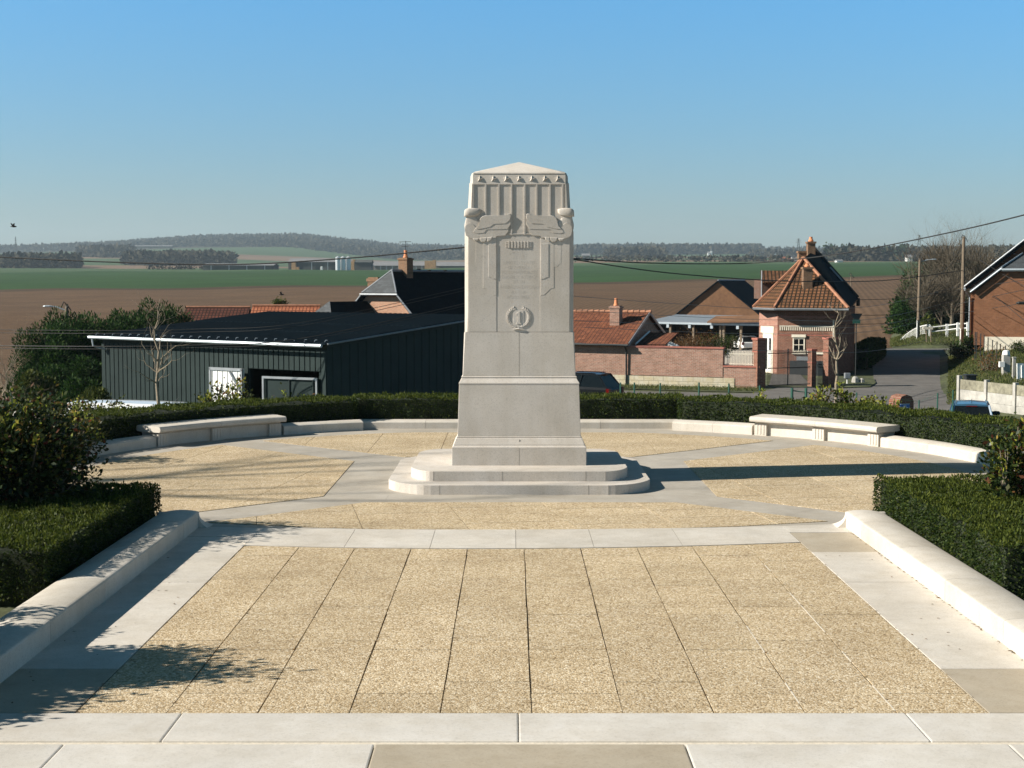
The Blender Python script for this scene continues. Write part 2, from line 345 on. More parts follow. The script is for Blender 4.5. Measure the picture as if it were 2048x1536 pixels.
# thin open joints on the step faces
jm = MB()
def vj(x, y, z0, z1): jm = MB(); jm.box(x-.003, x+.003, y-.002, y+.03, z0, z1); part('joint', jm, M['softjoint'], mon)
for x in (-1.28, 1.42, 1.10): vj(MX + x, MY - 2.06, .0, .153)
for x in (-1.40, -.28, 1.08, 1.40): vj(MX + x, MY - 1.61, .157, .318)

def oct_ring(hx, hy, ch, z):
    q = [(-hx+ch,-hy),(hx-ch,-hy),(hx,-hy+ch),(hx,hy-ch),(hx-ch,hy),(-hx+ch,hy),(-hx,hy-ch),(-hx,-hy+ch)]
    return [Vector((MX+x, MY+y, z)) for x, y in q]
def loft(name, levels, bevel=0, mat=None):
    mb = MB(); mb.rings([oct_ring(*l) for l in levels]); return part(name, mb, mat or ST, mon, bevel=bevel)
# hx, hy, chamfer, z.   depth is .275 less than width on each side
D = .275
def lv(hx, z, ch=.004): return (hx, hx - D, ch, z)
loft('plinth', [lv(1.128,.32), lv(1.128,.615)], .006)
loft('plinth_moulding', [lv(1.128,.617), lv(1.122,.632), lv(1.098,.652), lv(1.098,.668), lv(1.060,.765), lv(1.046,.775), lv(1.052,.79), lv(1.040,.80)], 0)
loft('dado', [lv(1.036,.802), lv(1.008,1.675)], .004)
loft('waist_moulding', [lv(1.012,1.677), lv(1.012,1.70), lv(1.0,1.72), lv(.972,1.765), lv(.966,1.79), lv(.972,1.80), lv(.958,1.812)], 0)
loft('lower_shaft', [lv(.952,1.814,.006), lv(.925,2.548,.02)], .003)
FY = .918 - D                                   # half depth of the shaft's front plane
loft('shaft', [(.916,FY,.045,2.552), (.914,FY,.055,2.9), (.914,FY,.06,4.22), (.905,FY,.06,4.26), (.862,FY-.012,.055,4.55), (.835,FY-.03,.05,5.02), (.835,FY-.03,.05,5.04), (.822,FY-.035,.06,5.05),(.815,FY-.045,.07,5.16),(.79,FY-.055,.07,5.215)], .003)
cap = MB(); r0 = oct_ring(.785, FY-.06, .07, 5.217); r1 = oct_ring(.745, FY-.09, .07, 5.24)
cap.rings([r0, r1], cap=True); n0 = len(cap.v)
cap.add([Vector((MX, MY, 5.44))] + oct_ring(.745, FY-.09, .07, 5.24), [(0, 1+i, 1+(i+1)%8) for i in range(8)])
part('cap', cap, ST, mon)
# vertical and horizontal joints
jm = MB(); yf = MY - (.94 - D)
jm.box(MX-.003, MX+.003, MY-1.128+D-.0015, MY-1.128+D+.03, .322, .613); part('joint', jm, M['softjoint'], mon); jm = MB()
jm.box(MX-.003, MX+.003, MY-1.077+D-.004, MY-1.077+D+.05, .68, .75); part('joint', jm, M['softjoint'], mon); jm = MB()
jm.add([(MX-.003, MY-.9535+D, 1.82),(MX+.003, MY-.9535+D, 1.82),(MX+.003, MY-.9265+D, 2.545),(MX-.003, MY-.9265+D, 2.545)], [(0,1,2,3)])
part('joint', jm, M['softjoint'], mon, recalc=False)

# --- relief on the front face.  Zc(x,z) turns the measured drawing into the plane of the face
DF = MY - FY
def Zc(zx, zy, ox=860, oy=310, sc=.24096, d=None):
    p = W(ox + zx*sc, oy + zy*sc, d or DF); return (p.x, p.z)
def relief(name, poly, t0, t1, bev=.004, parent=None, yb=None, label=None):
    """solid standing t1 proud of the face (its back t0 behind it)"""
    yb = DF if yb is None else yb
    a = sum(poly[i][0]*poly[(i+1)%len(poly)][1] - poly[(i+1)%len(poly)][0]*poly[i][1] for i in range(len(poly)))
    if a < 0: poly = poly[::-1]
    bm = bmesh.new(); vs = [bm.verts.new((x, yb + t0, z)) for x, z in poly]; vf = [bm.verts.new((x, yb - t1, z)) for x, z in poly]
    n = len(poly); top = bm.faces.new(vf); bm.faces.new(vs[::-1])
    for i in range(n): bm.faces.new((vs[i], vs[(i+1)%n], vf[(i+1)%n], vf[i]))
    if bev: bmesh.ops.bevel(bm, geom=[e for e in top.edges], offset=bev, segments=3, affect='EDGES', profile=.5, clamp_overlap=True)
    bmesh.ops.triangulate(bm, faces=[f for f in bm.faces if len(f.verts) > 4]); bmesh.ops.recalc_face_normals(bm, faces=bm.faces)
    bm.verts.index_update(); mb = MB(); mb.add([v.co.copy() for v in bm.verts], [tuple(v.index for v in f.verts) for f in bm.faces]); bm.free()
    return part(name, mb, ST, parent or mon, label=label, recalc=False)
# battered upper face: ribs between the flutes, star band
def yface(z):
    k = [(2.55, FY), (4.26, FY), (4.55, FY-.012), (5.02, FY-.03), (5.05, FY-.035), (5.16, FY-.045), (5.22, FY-.055)]
    for (a, b), (c, d) in zip(k, k[1:]):
        if z <= c: return MY - (b + (d-b)*max(0, (z-a))/(c-a))
    return MY - FY + .055
def bar(mb, x0, x1, z0, z1, t, taper=None):
    zs = [z0] + [z for z in (4.26, 4.55) if z0 < z < z1] + [z1]
    rs = []
    for z in zs:
        y = yface(z); a, b = (x0, x1) if taper is None else taper(z)
        rs.append([Vector((a, y+.02, z)), Vector((a, y-t, z)), Vector((b, y-t, z)), Vector((b, y+.02, z))])
    mb.rings(rs)
ribs = [355, 460, 570, 675, 785, 885, 995, 1100]
ztop = Zc(0, 243)[1]; zw = Zc(0, 492)[1]; zp = Zc(0, 658)[1]
mb = MB()
for i, rx in enumerate(ribs):
    x = Zc(rx, 300)[0]; z0 = zp - .01 if i in (3, 4) else 4.25
    bar(mb, x - .012, x + .014, z0, ztop, .014)
def edge(sgn):
    def f(z):
        hw = .905 + (.862-.905)*(z-4.26)/.29 if z < 4.55 else .862 + (.835-.862)*(z-4.55)/.47
        xo = MX + sgn*(hw-.052); xi = MX + sgn*.767
        return (min(xo, xi), max(xo, xi))
    return f
bar(mb, 0, 0, 4.27, ztop, .014, edge(1)); bar(mb, 0, 0, 4.27, ztop, .014, edge(-1))
part('fluting', mb, ST, mon)
band = MB(); y0 = yface(ztop) ; zb = Zc(0, 158)[1]
hx = .775
band.rings([[Vector((MX-hx, yface(z)+.02, z)), Vector((MX-hx, yface(z)-.014, z)), Vector((MX+hx, yface(z)-.014, z)), Vector((MX+hx, yface(z)+.02, z))] for z in (ztop, zb)])
part('star_band', band, ST, mon, bevel=.002)
lip = MB(); z1 = Zc(0, 143)[1]
lip.rings([[Vector((MX-.765, yface(z)+.02, z)), Vector((MX-.765, yface(z)-t, z)), Vector((MX+.765, yface(z)-t, z)), Vector((MX+.765, yface(z)+.02, z))] for z, t in ((zb+.002, .012), (zb+.008, .022), (z1-.004, .022), (z1, .014))])
part('band_lip', lip, ST, mon)
stars = [407, 520, 627, 733, 840, 947, 1055]
for sx in stars:
    x, z = Zc(sx + 4, 198); mb = MB(); y = yface(z) - .0135; vs = [Vector((x, y-.030, z))]; ro, ri = .060, .023
    for k in range(10):
        r = ro if k % 2 == 0 else ri; a = math.pi/2 + k*math.pi/5; vs.append(Vector((x + r*math.cos(a), y-.004, z + r*math.sin(a))))
    for k in range(10):
        r = ro if k % 2 == 0 else ri; a = math.pi/2 + k*math.pi/5; vs.append(Vector((x + r*math.cos(a), y+.004, z + r*math.sin(a))))
    mb.add(vs, [(0, 1+k, 1+(k+1)%10) for k in range(10)] + [(1+k, 11+k, 11+(k+1)%10, 1+(k+1)%10) for k in range(10)])
    part('star', mb, ST, mon)
# side fields of the shaft and the sunk central panel
zj = 2.556
xl, xr = Zc(550, 0)[0], Zc(915, 0)[0]; zpt = zp
for a, b in ((MX-.845, xl), (xr, MX+.845)):
    mb = MB(); mb.box(a, b, DF-.006, DF+.02, zj, 4.25); part('side_field', mb, ST, mon, bevel=.002)
mb = MB(); mb.box(xl+.001, xr-.001, DF-.002, DF+.02, zj, zpt); part('inscription_panel', mb, ST, mon)
mb = MB(); mb.box(Zc(655,0)[0], Zc(845,0)[0], DF-.012, DF+.01, zpt-.004, zpt+.014); part('panel_ledge', mb, ST, mon, bevel=.002)
# wing, body and tail of an eagle, drawn once and mirrored
def e1(x, y): return (915 + x*.06348 + .8, 410 + y*.06348)
def z0c(x, y): return (860 + x*.24096, 310 + y*.24096)
AX = 1037.0
def se(v, e): return math.copysign(abs(v)**e, v)
def eagle(mir, label):
    def P(pt):
        px = 2*AX - pt[0] if mir else pt[0]; p = W(px, pt[1], DF - .02); return (p.x, p.z)
    eg = part('eagle', (lambda m: m.box(MX + (.5 if mir else -.5) - .1, MX + (.5 if mir else -.5) + .1, DF-.012, DF+.01, 4.29, 4.33))(MB()), ST, mon, label=label)
    def rl(n, pts, t, bev, f=e1): return relief(n, [P(f(*q)) for q in pts], -.0, t, bev, eg, DF+.004)
    body = [(300,600),(390,545),(480,600),(540,700),(620,690),(685,600),(690,460),(720,390),(790,345),(860,328),(1515,325),(1560,270),(1640,268),(1672,330),(1662,480),(1665,620),(1590,760),(1585,845),(1480,962),(1210,968),(1190,1040),(1080,1030),(700,1060),(560,1080),(470,1070),(340,1020),(250,960),(215,800),(230,660)]
    rl('wing_lower_feather', body, .022, .004)
    rl('wing_middle_feather', [(690,500),(720,395),(790,348),(860,332),(1515,329),(1562,275),(1636,272),(1668,332),(1658,480),(1660,600),(1555,762),(895,765),(830,875),(600,900),(480,860),(560,730),(650,670)], .027, .003)
    rl('wing_upper_feather', [(695,500),(724,400),(794,352),(864,336),(1515,333),(1564,280),(1634,277),(1664,334),(1650,430),(1610,500),(1500,585),(1130,588),(1020,690),(700,760),(600,760),(570,735),(660,665)], .032, .003)
    for pts in ([(470,1040),(640,1050),(650,1085),(610,1130),(530,1130),(480,1090)], [(690,1030),(920,1020),(905,1110),(840,1172),(740,1165),(690,1100)], [(930,1020),(1080,1000),(1060,1090),(960,1160),(915,1150)]):
        rl('claw', pts, .030, .010)
    # hanging tail plumage
    rl('tail_plume', [(440,720),(550,690),(550,1166),(522,1162),(495,1135),(472,1108),(440,1105)], .013, .003, z0c)
    rl('tail_plume', [(485,735),(550,735),(550,1030),(522,1027),(505,1014),(485,1014)], .018, .003, z0c)
    rl('tail_plume', [(380,715),(441,728),(441,932),(412,928),(398,905),(380,905)], .0115, .003, z0c)
    # rounded breast, neck and hooked head round the corner of the shaft
    s = 1 if mir else -1
    mb = MB(); rs = []
    for z, ox, rx, ry in ((4.165,.71,.02,.01),(4.18,.72,.085,.03),(4.215,.73,.135,.048),(4.27,.745,.165,.058),(4.33,.758,.160,.062),(4.385,.775,.135,.062),(4.43,.792,.105,.060),(4.47,.802,.088,.058),(4.52,.805,.082,.058),(4.55,.80,.08,.05)):
        rs.append([Vector((MX + s*ox + se(math.cos(2*math.pi*k/16), .6)*rx, DF + .02 + se(math.sin(2*math.pi*k/16), .42)*(ry*.42+.006), z)) for k in range(16)])
    mb.rings(rs); part('breast', mb, ST, eg, smooth=True)
    hd = MB(); hz = 4.555; hxx = MX + s*.79
    sec = [(-.17, .020, .022, .022), (-.12, .034, .044, .006), (-.04, .044, .056, .0), (.04, .052, .058, -.002), (.09, .050, .055, -.004), (.125, .040, .048, -.010), (.145, .026, .044, -.024), (.152, .012, .022, -.048)]
    rs = []
    for dx, ry, rz, dz in sec:
        rs.append([Vector((hxx + s*dx*.86, DF + .006 + math.copysign(abs(math.cos(2*math.pi*k/12))**.55, math.cos(2*math.pi*k/12))*ry, hz + dz + math.copysign(abs(math.sin(2*math.pi*k/12))**.55, math.sin(2*math.pi*k/12))*rz*1.28)) for k in range(12)])
    hd.rings(rs); hdo = part('head', hd, ST, eg, smooth=True)
    return eg
eagle(False, 'eagle facing left, head in its own shade'); eagle(True, 'eagle facing right, head in full sun')
# ribbon bar with seven suspended streamers
mb = MB(); x0, z0 = Zc(655, 752); x1, z1 = Zc(832, 722); yy = DF - .003
mb.box(x0-.05, x1+.012, yy-.003, yy+.01, (z0+z1)/2-.018, (z0+z1)/2+.02)
for k in range(7):
    cx = Zc(652 + k*26.3, 0)[0]; a = Zc(0, 772)[1]; b = Zc(0, 716)[1]
    mb.box(cx-.006, cx+.020, yy-.012, yy+.01, a, b)
for k in range(4): mb.box(x0-.055, x0-.012, yy-.008, yy+.01, z0-.03+k*.026, z0-.016+k*.026)
cx = x1 + .012; mb.prism([(0,0)]*0 or [(cx-.03, yy+.01), (cx-.03, yy-.010), (cx+.015, yy-.004), (cx+.015, yy+.01)], a+.01, b-.005)
part('streamer_relief', mb, ST, mon, bevel=.003)
# inscription
def text_mesh(body, size, x, y, z, ext, align='CENTER', width=None, rot=(R(90),0,0), spacing=1.0):
    cu = bpy.data.curves.new('t', 'FONT'); cu.body = body; cu.size = size; cu.extrude = ext; cu.align_x = align; cu.space_character = spacing
    o = bpy.data.objects.new('t', cu); COL.objects.link(o); bpy.context.view_layer.update()
    me = bpy.data.meshes.new_from_object(o.evaluated_get(bpy.context.evaluated_depsgraph_get()))
    xs = [v.co.x for v in me.vertices]; wd = max(xs) - min(xs); cxx = (max(xs)+min(xs))/2; sx = (width/wd) if width else 1
    T = Matrix.Translation((x, y, z)) @ Matrix.Rotation(rot[2], 4, 'Z') @ Matrix.Rotation(rot[0], 4, 'X')
    vs = [T @ Vector(((v.co.x-(cxx if align == 'CENTER' else 0))*sx, v.co.y, v.co.z)) for v in me.vertices]; fs = [tuple(p.vertices) for p in me.polygons]
    bpy.data.objects.remove(o); bpy.data.curves.remove(cu); bpy.data.meshes.remove(me); return vs, fs
lines = [('ERECTED', 345, 270, 515), ('BY THE', 408, 325, 485), ('UNITED STATES', 478, 185, 640), ('OF AMERICA', 545, 250, 555), ('TO COMMEMORATE', 612, 150, 655),
         ('THE FIRST ATTACK', 680, 150, 660), ('BY AN', 745, 330, 480), ('AMERICAN DIVISION', 818, 130, 680), ('IN THE', 890, 300, 500), ('WORLD WAR', 960, 230, 550)]
mb = MB()
for t, ly, a, b in lines:
    mb = MB()
    pa, pb = W(980 + a*.1432, 460 + ly*.1432, DF), W(980 + b*.1432, 460 + ly*.1432, DF)
    mb.add(*text_mesh(t, .082, (pa.x+pb.x)/2, DF-.0021, pa.z, .0009, width=(pb.x-pa.x)*1.0)); part('inscription_line', mb, ST, mon, recalc=False)
# laurel wreath round a shield with the numeral 1
def wz(x, y): p = W(980 + x*.1432, 460 + y*.1432, DF); return (p.x, p.z)
sh = relief('shield', [wz(322,1120), wz(470,1122), wz(470,1310), wz(455,1340), wz(395,1368), wz(340,1340), wz(322,1310)], -.0, .008, .003, None, DF)
one = [wz(362,1172), wz(402,1140), wz(418,1140), wz(418,1292), wz(436,1300), wz(436,1312), wz(368,1312), wz(368,1300), wz(388,1292), wz(388,1178), wz(366,1184)]
relief('numeral', one, -.0, .017, .002, sh, DF)
wr = MB()
def leaf3(p, ang, L, wd, t):
    x, z = p; c, s_ = math.cos(ang), math.sin(ang); y = DF - .004
    def q(u, v, h): return Vector((x + c*u - s_*v, y - h, z + s_*u + c*v))
    vs = [q(0,0,.005), q(L*.45, wd, .003), q(L, 0, .006), q(L*.45, -wd, .003), q(L*.4, 0, t), q(0,0,-.006), q(L*.45,wd,-.006), q(L,0,-.006), q(L*.45,-wd,-.006)]
    wr.add(vs, [(0,1,4),(1,2,4),(2,3,4),(3,0,4),(0,5,6,1),(1,6,7,2),(2,7,8,3),(3,8,5,0)])
for s in (-1, 1):
    ctr = wz(400, 1215); prev = None
    for k in range(13):
        a = -math.pi/2 + s*(.18 + k*.195); rx, rz = .180, .165
        p = (ctr[0] + rx*math.cos(a), ctr[1] + rz*math.sin(a) - .005); tan = a + s*math.pi/2
        leaf3(p, tan + s*.55, .070, .016, .009); leaf3(p, tan - s*.45, .064, .015, .009)
        if prev: wr.tube([(prev[0], DF-.012, prev[1]), (p[0], DF-.012, p[1])], .0035, 5)
        prev = p
wr.tube([(wz(320,1385)[0], DF-.012, wz(320,1388)[1]), (wz(400,1370)[0], DF-.018, wz(400,1378)[1]), (wz(480,1392)[0], DF-.012, wz(480,1392)[1])], [.009, .016, .009], 6)
part('wreath', wr, ST, mon)
# ------------------------------------------------------------------ paved terrace
CX, CY = .13, 25.2
def ringpts(r, a0, a1, n, sq=None): return [(CX + r*math.cos(R(a0+(a1-a0)*k/n)), CY + r*math.sin(R(a0+(a1-a0)*k/n))) for k in range(n+1)]
# base sheet of limestone paving under everything
pv = MB(); base = [(-5.0, 19.0)] + [(5.25, 19.0)] + ringpts(9.0, -38, 60, 40) + [(4.4, 34.3), (-4.1, 34.3)] + ringpts(9.0, 120, 218, 40)
pv.prism(base, -.2, 0.0); struct('paving', pv, M['pave'])
pv = MB(); pv.box(-5.2, 5.45, 11.33, 19.0, -.2, -.012); struct('path_bed', pv, M['joint'])
# exposed aggregate panels, 6 mm proud, cut by joints
def clip(poly, x0=None, n=None, c=None):
    out = []
    for i in range(len(poly)):
        a, b = poly[i], poly[(i+1) % len(poly)]; da = a[0]*n[0]+a[1]*n[1]-c; db = b[0]*n[0]+b[1]*n[1]-c
        if da <= 0: out.append(a)
        if da*db < 0: t = da/(da-db); out.append((a[0]+(b[0]-a[0])*t, a[1]+(b[1]-a[1])*t))
    return out
def panelled(poly, sx, sy, gap, rot, z1, mb, skew=0):
    c, s = math.cos(rot), math.sin(rot); u, v = (c, s), (-s, c)
    us = [p[0]*u[0]+p[1]*u[1] for p in poly]; vs = [p[0]*v[0]+p[1]*v[1] for p in poly]
    k = math.floor(min(us)/sx)
    while k*sx < max(us):
        j = math.floor(min(vs)/sy) - 1
        while j*sy < max(vs):
            o = skew*(k % 2)*sy
            q = clip(poly, n=u, c=(k+1)*sx-gap/2); q = clip(q, n=(-u[0],-u[1]), c=-(k*sx+gap/2)) if q else q
            q = clip(q, n=v, c=(j+1)*sy-gap/2+o) if q else q; q = clip(q, n=(-v[0],-v[1]), c=-(j*sy+gap/2+o)) if q else q
            if q and len(q) > 2: mb.prism(q, z1-.01, z1 + random.uniform(-.0012, .0012))
            j += 1
        k += 1
def rel(p): return (CX + p[0], CY + p[1])
Rg = MB(); jb = MB()
A = [(3.12,2.34)] + [(8.0*math.cos(R(a)), 8.0*math.sin(R(a))) for a in np.linspace(39.6,-39.6,24)] + [(3.12,-2.2)]
regs = [[rel(p) for p in A[::-1]], [rel((-x, y)) for x, y in A]]
B = [(2.2,3.0)] + [(8.03*math.cos(R(a)), min(7.62, 8.03*math.sin(R(a)))) for a in np.linspace(47.3, 132.7, 24)] + [(-2.2,3.0)]
regs.append([rel(p) for p in B])
Fp = [(-4.42,-4.72),(-3.0,-5.10),(-1.5,-5.34),(0,-5.42),(1.5,-5.32),(3.0,-5.05),(4.35,-4.62),(2.4,-2.85),(-2.4,-2.85)]
regs.append([rel(p) for p in Fp])
for i, rg in enumerate(regs):
    panelled(rg, 1.44, .72, .010, R((8, -8, 0, 10)[i]), .008, Rg, .5)
    jb.prism(rg, -.002, .002)
struct('aggregate_panels', Rg, M['agg']); struct('panel_bed', jb, M['joint'])
# joints between the limestone bands
jn = MB()
def jline(a, b, wd=.008, z=.0015):
    a = Vector((a[0], a[1], 0)); b = Vector((b[0], b[1], 0)); t = (b-a).normalized(); n = Vector((-t.y, t.x, 0))*wd/2
    jn.add([(p.x, p.y, z) for p in (a-n, b-n, b+n, a+n)], [(0,1,2,3)])
for sx in (1, -1):
    for k in (4.3, 5.6, 6.9): # across the diagonal bands
        for sy in (1, -1):
            cxx, cyy = k*.707, k*.707*sy; n = (.707, -.707*sy)
            jline(rel((sx*(cxx-.55*n[0]), cyy-.55*n[1])), rel((sx*(cxx+.55*n[0]), cyy+.55*n[1])))
for a in range(-36, 60, 12):
    for f in (1, -1): jline(rel((f*8.0*math.cos(R(a)), 8.0*math.sin(R(a)))), rel((f*8.82*math.cos(R(a)), 8.82*math.sin(R(a)))))
for x in (-2.1, -.7, .7, 2.1): jline(rel((x, -2.85)), rel((x, -2.06))); jline(rel((x, 2.06)), rel((x, 3.0)))
struct('paving_joints', jn, M['softjoint'], recalc=False)
# path: ten lanes of aggregate
XL, XR = -3.45, 3.76; LW = (XR-XL)/10
ag = MB()
for k in range(10):
    a, b = XL + k*LW + .006, XL + (k+1)*LW - .006
    y = 11.36 - .25
    ylist = [11.33]; yy = 11.33 + (.55 if k % 2 else .9)
    while yy < 18.0: ylist.append(yy); yy += 1.44
    def yend(x): return 18.44 + .025*(x-.15)**2 + .03*(x-.15)
    ylist.append(None)
    for i in range(len(ylist)-1):
        y0 = ylist[i] + (.005 if i else 0)
        zt = .004 + random.uniform(-.001, .001); zb = -.012; jx = lambda: random.uniform(-.004, .004)
        n = 3 if ylist[i+1] is not None else 1
        y1 = ylist[i+1] - .005 if ylist[i+1] is not None else None
        e0, e1_ = (y1, y1) if y1 is not None else (yend(a), yend(b))
        ag.prism([(a+jx(), y0), (b+jx(), y0), (b+jx(), e1_), (a+jx(), e0)], zb, zt)
struct('path_lanes', ag, M['agg'])
mo = MB()
for k, segs in ((9, [(11.4,12.2),(12.9,13.3),(14.0,15.9),(17.0,17.4)]), (8, [(11.6,12.3),(13.2,14.3)])):
    x = XL + k*LW
    for a, b in segs:
        n = int((b-a)/.12)
        for i in range(n): mo.box(x-.0045-random.random()*.002, x+.0045+random.random()*.002, a+i*.12, a+(i+1)*.12, -.01, .0052 + random.random()*.001)
struct('joint_mortar', mo, M['mortar'])
# side slabs and the band at the far end
sb = MB(); sbb = MB()
for s, (xa, xb) in (('r', (XR+.008, 4.64)), ('l', (-4.38, XL-.008))):
    ys = [19.62 if s == 'r' else 19.3, 18.2, 16.36, 14.50, 12.64, 11.33]
    for i in range(5):
        q = (sbb if (i in (0, 4) and s == 'r') or (i == 4) else sb)
        q.box(xa, xb, ys[i+1]+.003, ys[i]-.003, -.012, .006 + (.001 if i % 2 else 0))
struct('path_border', sb, M['kerb']); struct('beige_slabs', sbb, M['beige'])
fb = MB(); xs = [-4.60, -3.45, -2.15, -1.05, .05, 1.05, 2.2, 3.76]
def yfar(x): return min(19.86 + .016*(x-.1)**2 + .02*x, 20.4)
for a, b in zip(xs, xs[1:]):
    n = 4; pts = [(a+.003 + (b-a-.006)*k/n, 18.455 + .025*(a + (b-a)*k/n-.15)**2 + .03*(a + (b-a)*k/n-.15)) for k in range(n+1)]
    if a < -4: pts = [(x, 19.31 + (18.9-19.31)*(x+4.6)/1.15 if False else 19.31) for x, y in pts]; pts[-1] = (pts[-1][0], 18.75)
    up = [(x, yfar(x)) for x, y in pts][::-1]
    fb.prism(pts + up, -.012, .010)
fb.prism([(3.763, 19.63), (4.66, 19.63), (4.66, 20.35), (3.763, yfar(3.763))], -.012, .0105)
struct('paving_band', fb, M['kerb'])
# near steps up towards the camera
def tread(name, y0, y1, z0, z1, cuts, beige=()):
    a = MB(); b = MB(); xs = [-8.0] + cuts + [8.0]
    for i in range(len(xs)-1):
        (b if i in beige else a).box(xs[i]+.003, xs[i+1]-.003, y0, y1, z0, z1)
    struct(name, a, M['tread'], bevel=.012)
    if beige: struct('beige_tread', b, M['beige'], bevel=.012)
tread('landing_strip', 10.62, 11.325, -.15, .008, [-2.60, .05, 3.10])
tread('upper_tread', 7.0, 10.12, -.1, .145, [-3.16, -.97, 1.22, 3.5], (2,))
pv = MB(); pv.box(-7.9, 7.9, 7.1, 11.32, -.18, -.006); struct('mortar_bed', pv, M['mortar'])
# ------------------------------------------------------------------ kerb walls
def kerb_profile(inner, outer, zi, zo, crown):
    q = [(inner, -.15), (inner, zi - .015), (inner + (outer-inner)*.02, zi)]
    for k in range(1, 18):
        t = k/18; q.append((inner + (outer-inner)*t, zi + (zo-zi)*t + crown*4*t*(1-t)))
    return q + [(outer - (outer-inner)*.02, zo), (outer, zo-.015), (outer, -.15)]
def long_wall(name, x_in, x_out, label):
    y = 20.06; blocks = MB(); gap = .0035
    i = 0
    while y > 3:
        L = .95 if i == 0 else 1.86; pr = kerb_profile(x_in, x_out, .228, .205, .034)
        rs = [[Vector((x, yy, z)) for x, z in pr] for yy in (y-gap, y-L+gap)]
        blocks.rings(rs); y -= L; i += 1
    w_ = solo(name, blocks, M['kerb'], label, 'kerb wall', 'low walls along the path', loc=((x_in+x_out)/2, 12, 0)); OFF[w_.name] = Vector(w_.location)
    ft = MB(); rs = []
    for k in range(9):
        t = k/8; z = .225*(1-t); o = .0 + .30*t**2.6
        rs.append((z, o))
    ring = []
    s = 1 if x_out > x_in else -1
    for z, o in rs:
        e = .10*t if False else o*.25
        ring.append([Vector((x_in - s*o*.45, 20.0, z)), Vector((x_in - s*o*.45, 20.062+o, z)), Vector((x_out, 20.062+o, z)), Vector((x_out, 20.0, z))])
    ft.rings(ring); part('end_foot', ft, M['kerb'], w_)
long_wall('kerb_wall', 4.61, 5.15, 'long low white stone kerb wall in full sun, right of the aggregate path')
long_wall('kerb_wall', -4.33, -4.88, 'long low white stone kerb wall shaded by the hedge, left of the aggregate path')
def arc_rings(pr, a0, a1, n): # pr: list of (r,z)
    return [[Vector((CX + r*math.cos(R(a)), CY + r*math.sin(R(a)), z)) for r, z in pr] for a in np.linspace(a0, a1, n+1)]
def arc_wall(f, label):
    mb = MB(); pr = kerb_profile(8.85, 9.33, .185, .19, .045)
    cuts = [66.5, 60, 54.6]; 
    for segs in ([66.5, 60.2, 54.0], [32.6, 24, 15, 6, -3, -12, -21, -30]):
        for a, b in zip(segs, segs[1:]):
            a_, b_ = (a-.015, b+.015) if f > 0 else (180-a+.015, 180-b-.015); mb.rings(arc_rings(pr, a_, b_, 5))
    return solo('kerb_wall', mb, M['kerb'], label, 'kerb wall', 'curved kerb walls round the terrace', loc=(CX + f*7, CY + 5, 0))
arc_wall(1, 'curved white kerb wall on both sides of the sunlit right bench')
arc_wall(-1, 'curved kerb wall on both sides of the shaded left bench')
mb = MB(); pr = kerb_profile(33.72, 34.2, .155, .17, .03)
for a, b in ((-3.75, -2.0), (-2.0, .6), (.6, 2.05), (2.05, 3.98)): mb.rings([[Vector((x, y, z)) for y, z in pr] for x in (a+.003, b-.003)])
solo('kerb_wall', mb, M['kerb'], 'straight low kerb wall behind the pillar, at the back of the terrace', 'kerb wall', loc=(.2, 33.9, 0))
# ------------------------------------------------------------------ benches
def bench(f, label):
    def AN(a): return a if f > 0 else 180-a
    c = Vector((CX + 8.9*math.cos(R(AN(43.2))), CY + 8.9*math.sin(R(AN(43.2))), 0))
    b = thing('stone_bench', label, 'bench', c, 'curved stone benches')
    def seg(name, pr, a0, a1, n=8, bev=0, mat=None): mb = MB(); mb.rings(arc_rings(pr, AN(a0), AN(a1), n)); return part(name, mb, mat or M['kerb'], b, bevel=bev)
    pr = [(8.74,.30),(8.72,.315),(8.71,.355),(8.72,.395),(8.74,.412),(8.78,.42),(9.36,.43),(9.40,.42),(9.42,.40),(9.42,.34),(9.40,.31),(9.3,.298),(8.8,.298)]
    mb = MB()
    for a0, a1 in ((54.0, 43.22), (43.18, 32.5)): mb.rings(arc_rings(pr, AN(a0), AN(a1), 8))
    part('seat', mb, M['kerb'], b)
    seg('under_moulding', [(8.86,.262),(8.84,.27),(8.82,.285),(8.81,.297),(9.34,.297),(9.34,.262)], 53.4, 33.0, 12)
    seg('back_panel', [(8.91,-.05),(8.91,.29),(9.25,.29),(9.25,-.05)], 52.8, 33.6, 12)
    for ac, wd in ((52.6, .95), (43.2, .95), (33.8, .95)):
        p = seg('pedestal', [(8.83,-.05),(8.83,.261),(9.30,.261),(9.30,-.05)], ac+wd, ac-wd, 3)
        mb = MB()
        for k in (-.5, 0, .5):
            mb.rings(arc_rings([(8.820,.03),(8.820,.238),(8.832,.246),(8.832,.02)], AN(ac+k+.10), AN(ac+k-.10), 1))
        part('fluting', mb, M['kerb'], p)
    return b
bench(1, 'curved white stone bench in full sun on the right of the terrace')
bench(-1, 'curved stone bench with shaded front on the left of the terrace')

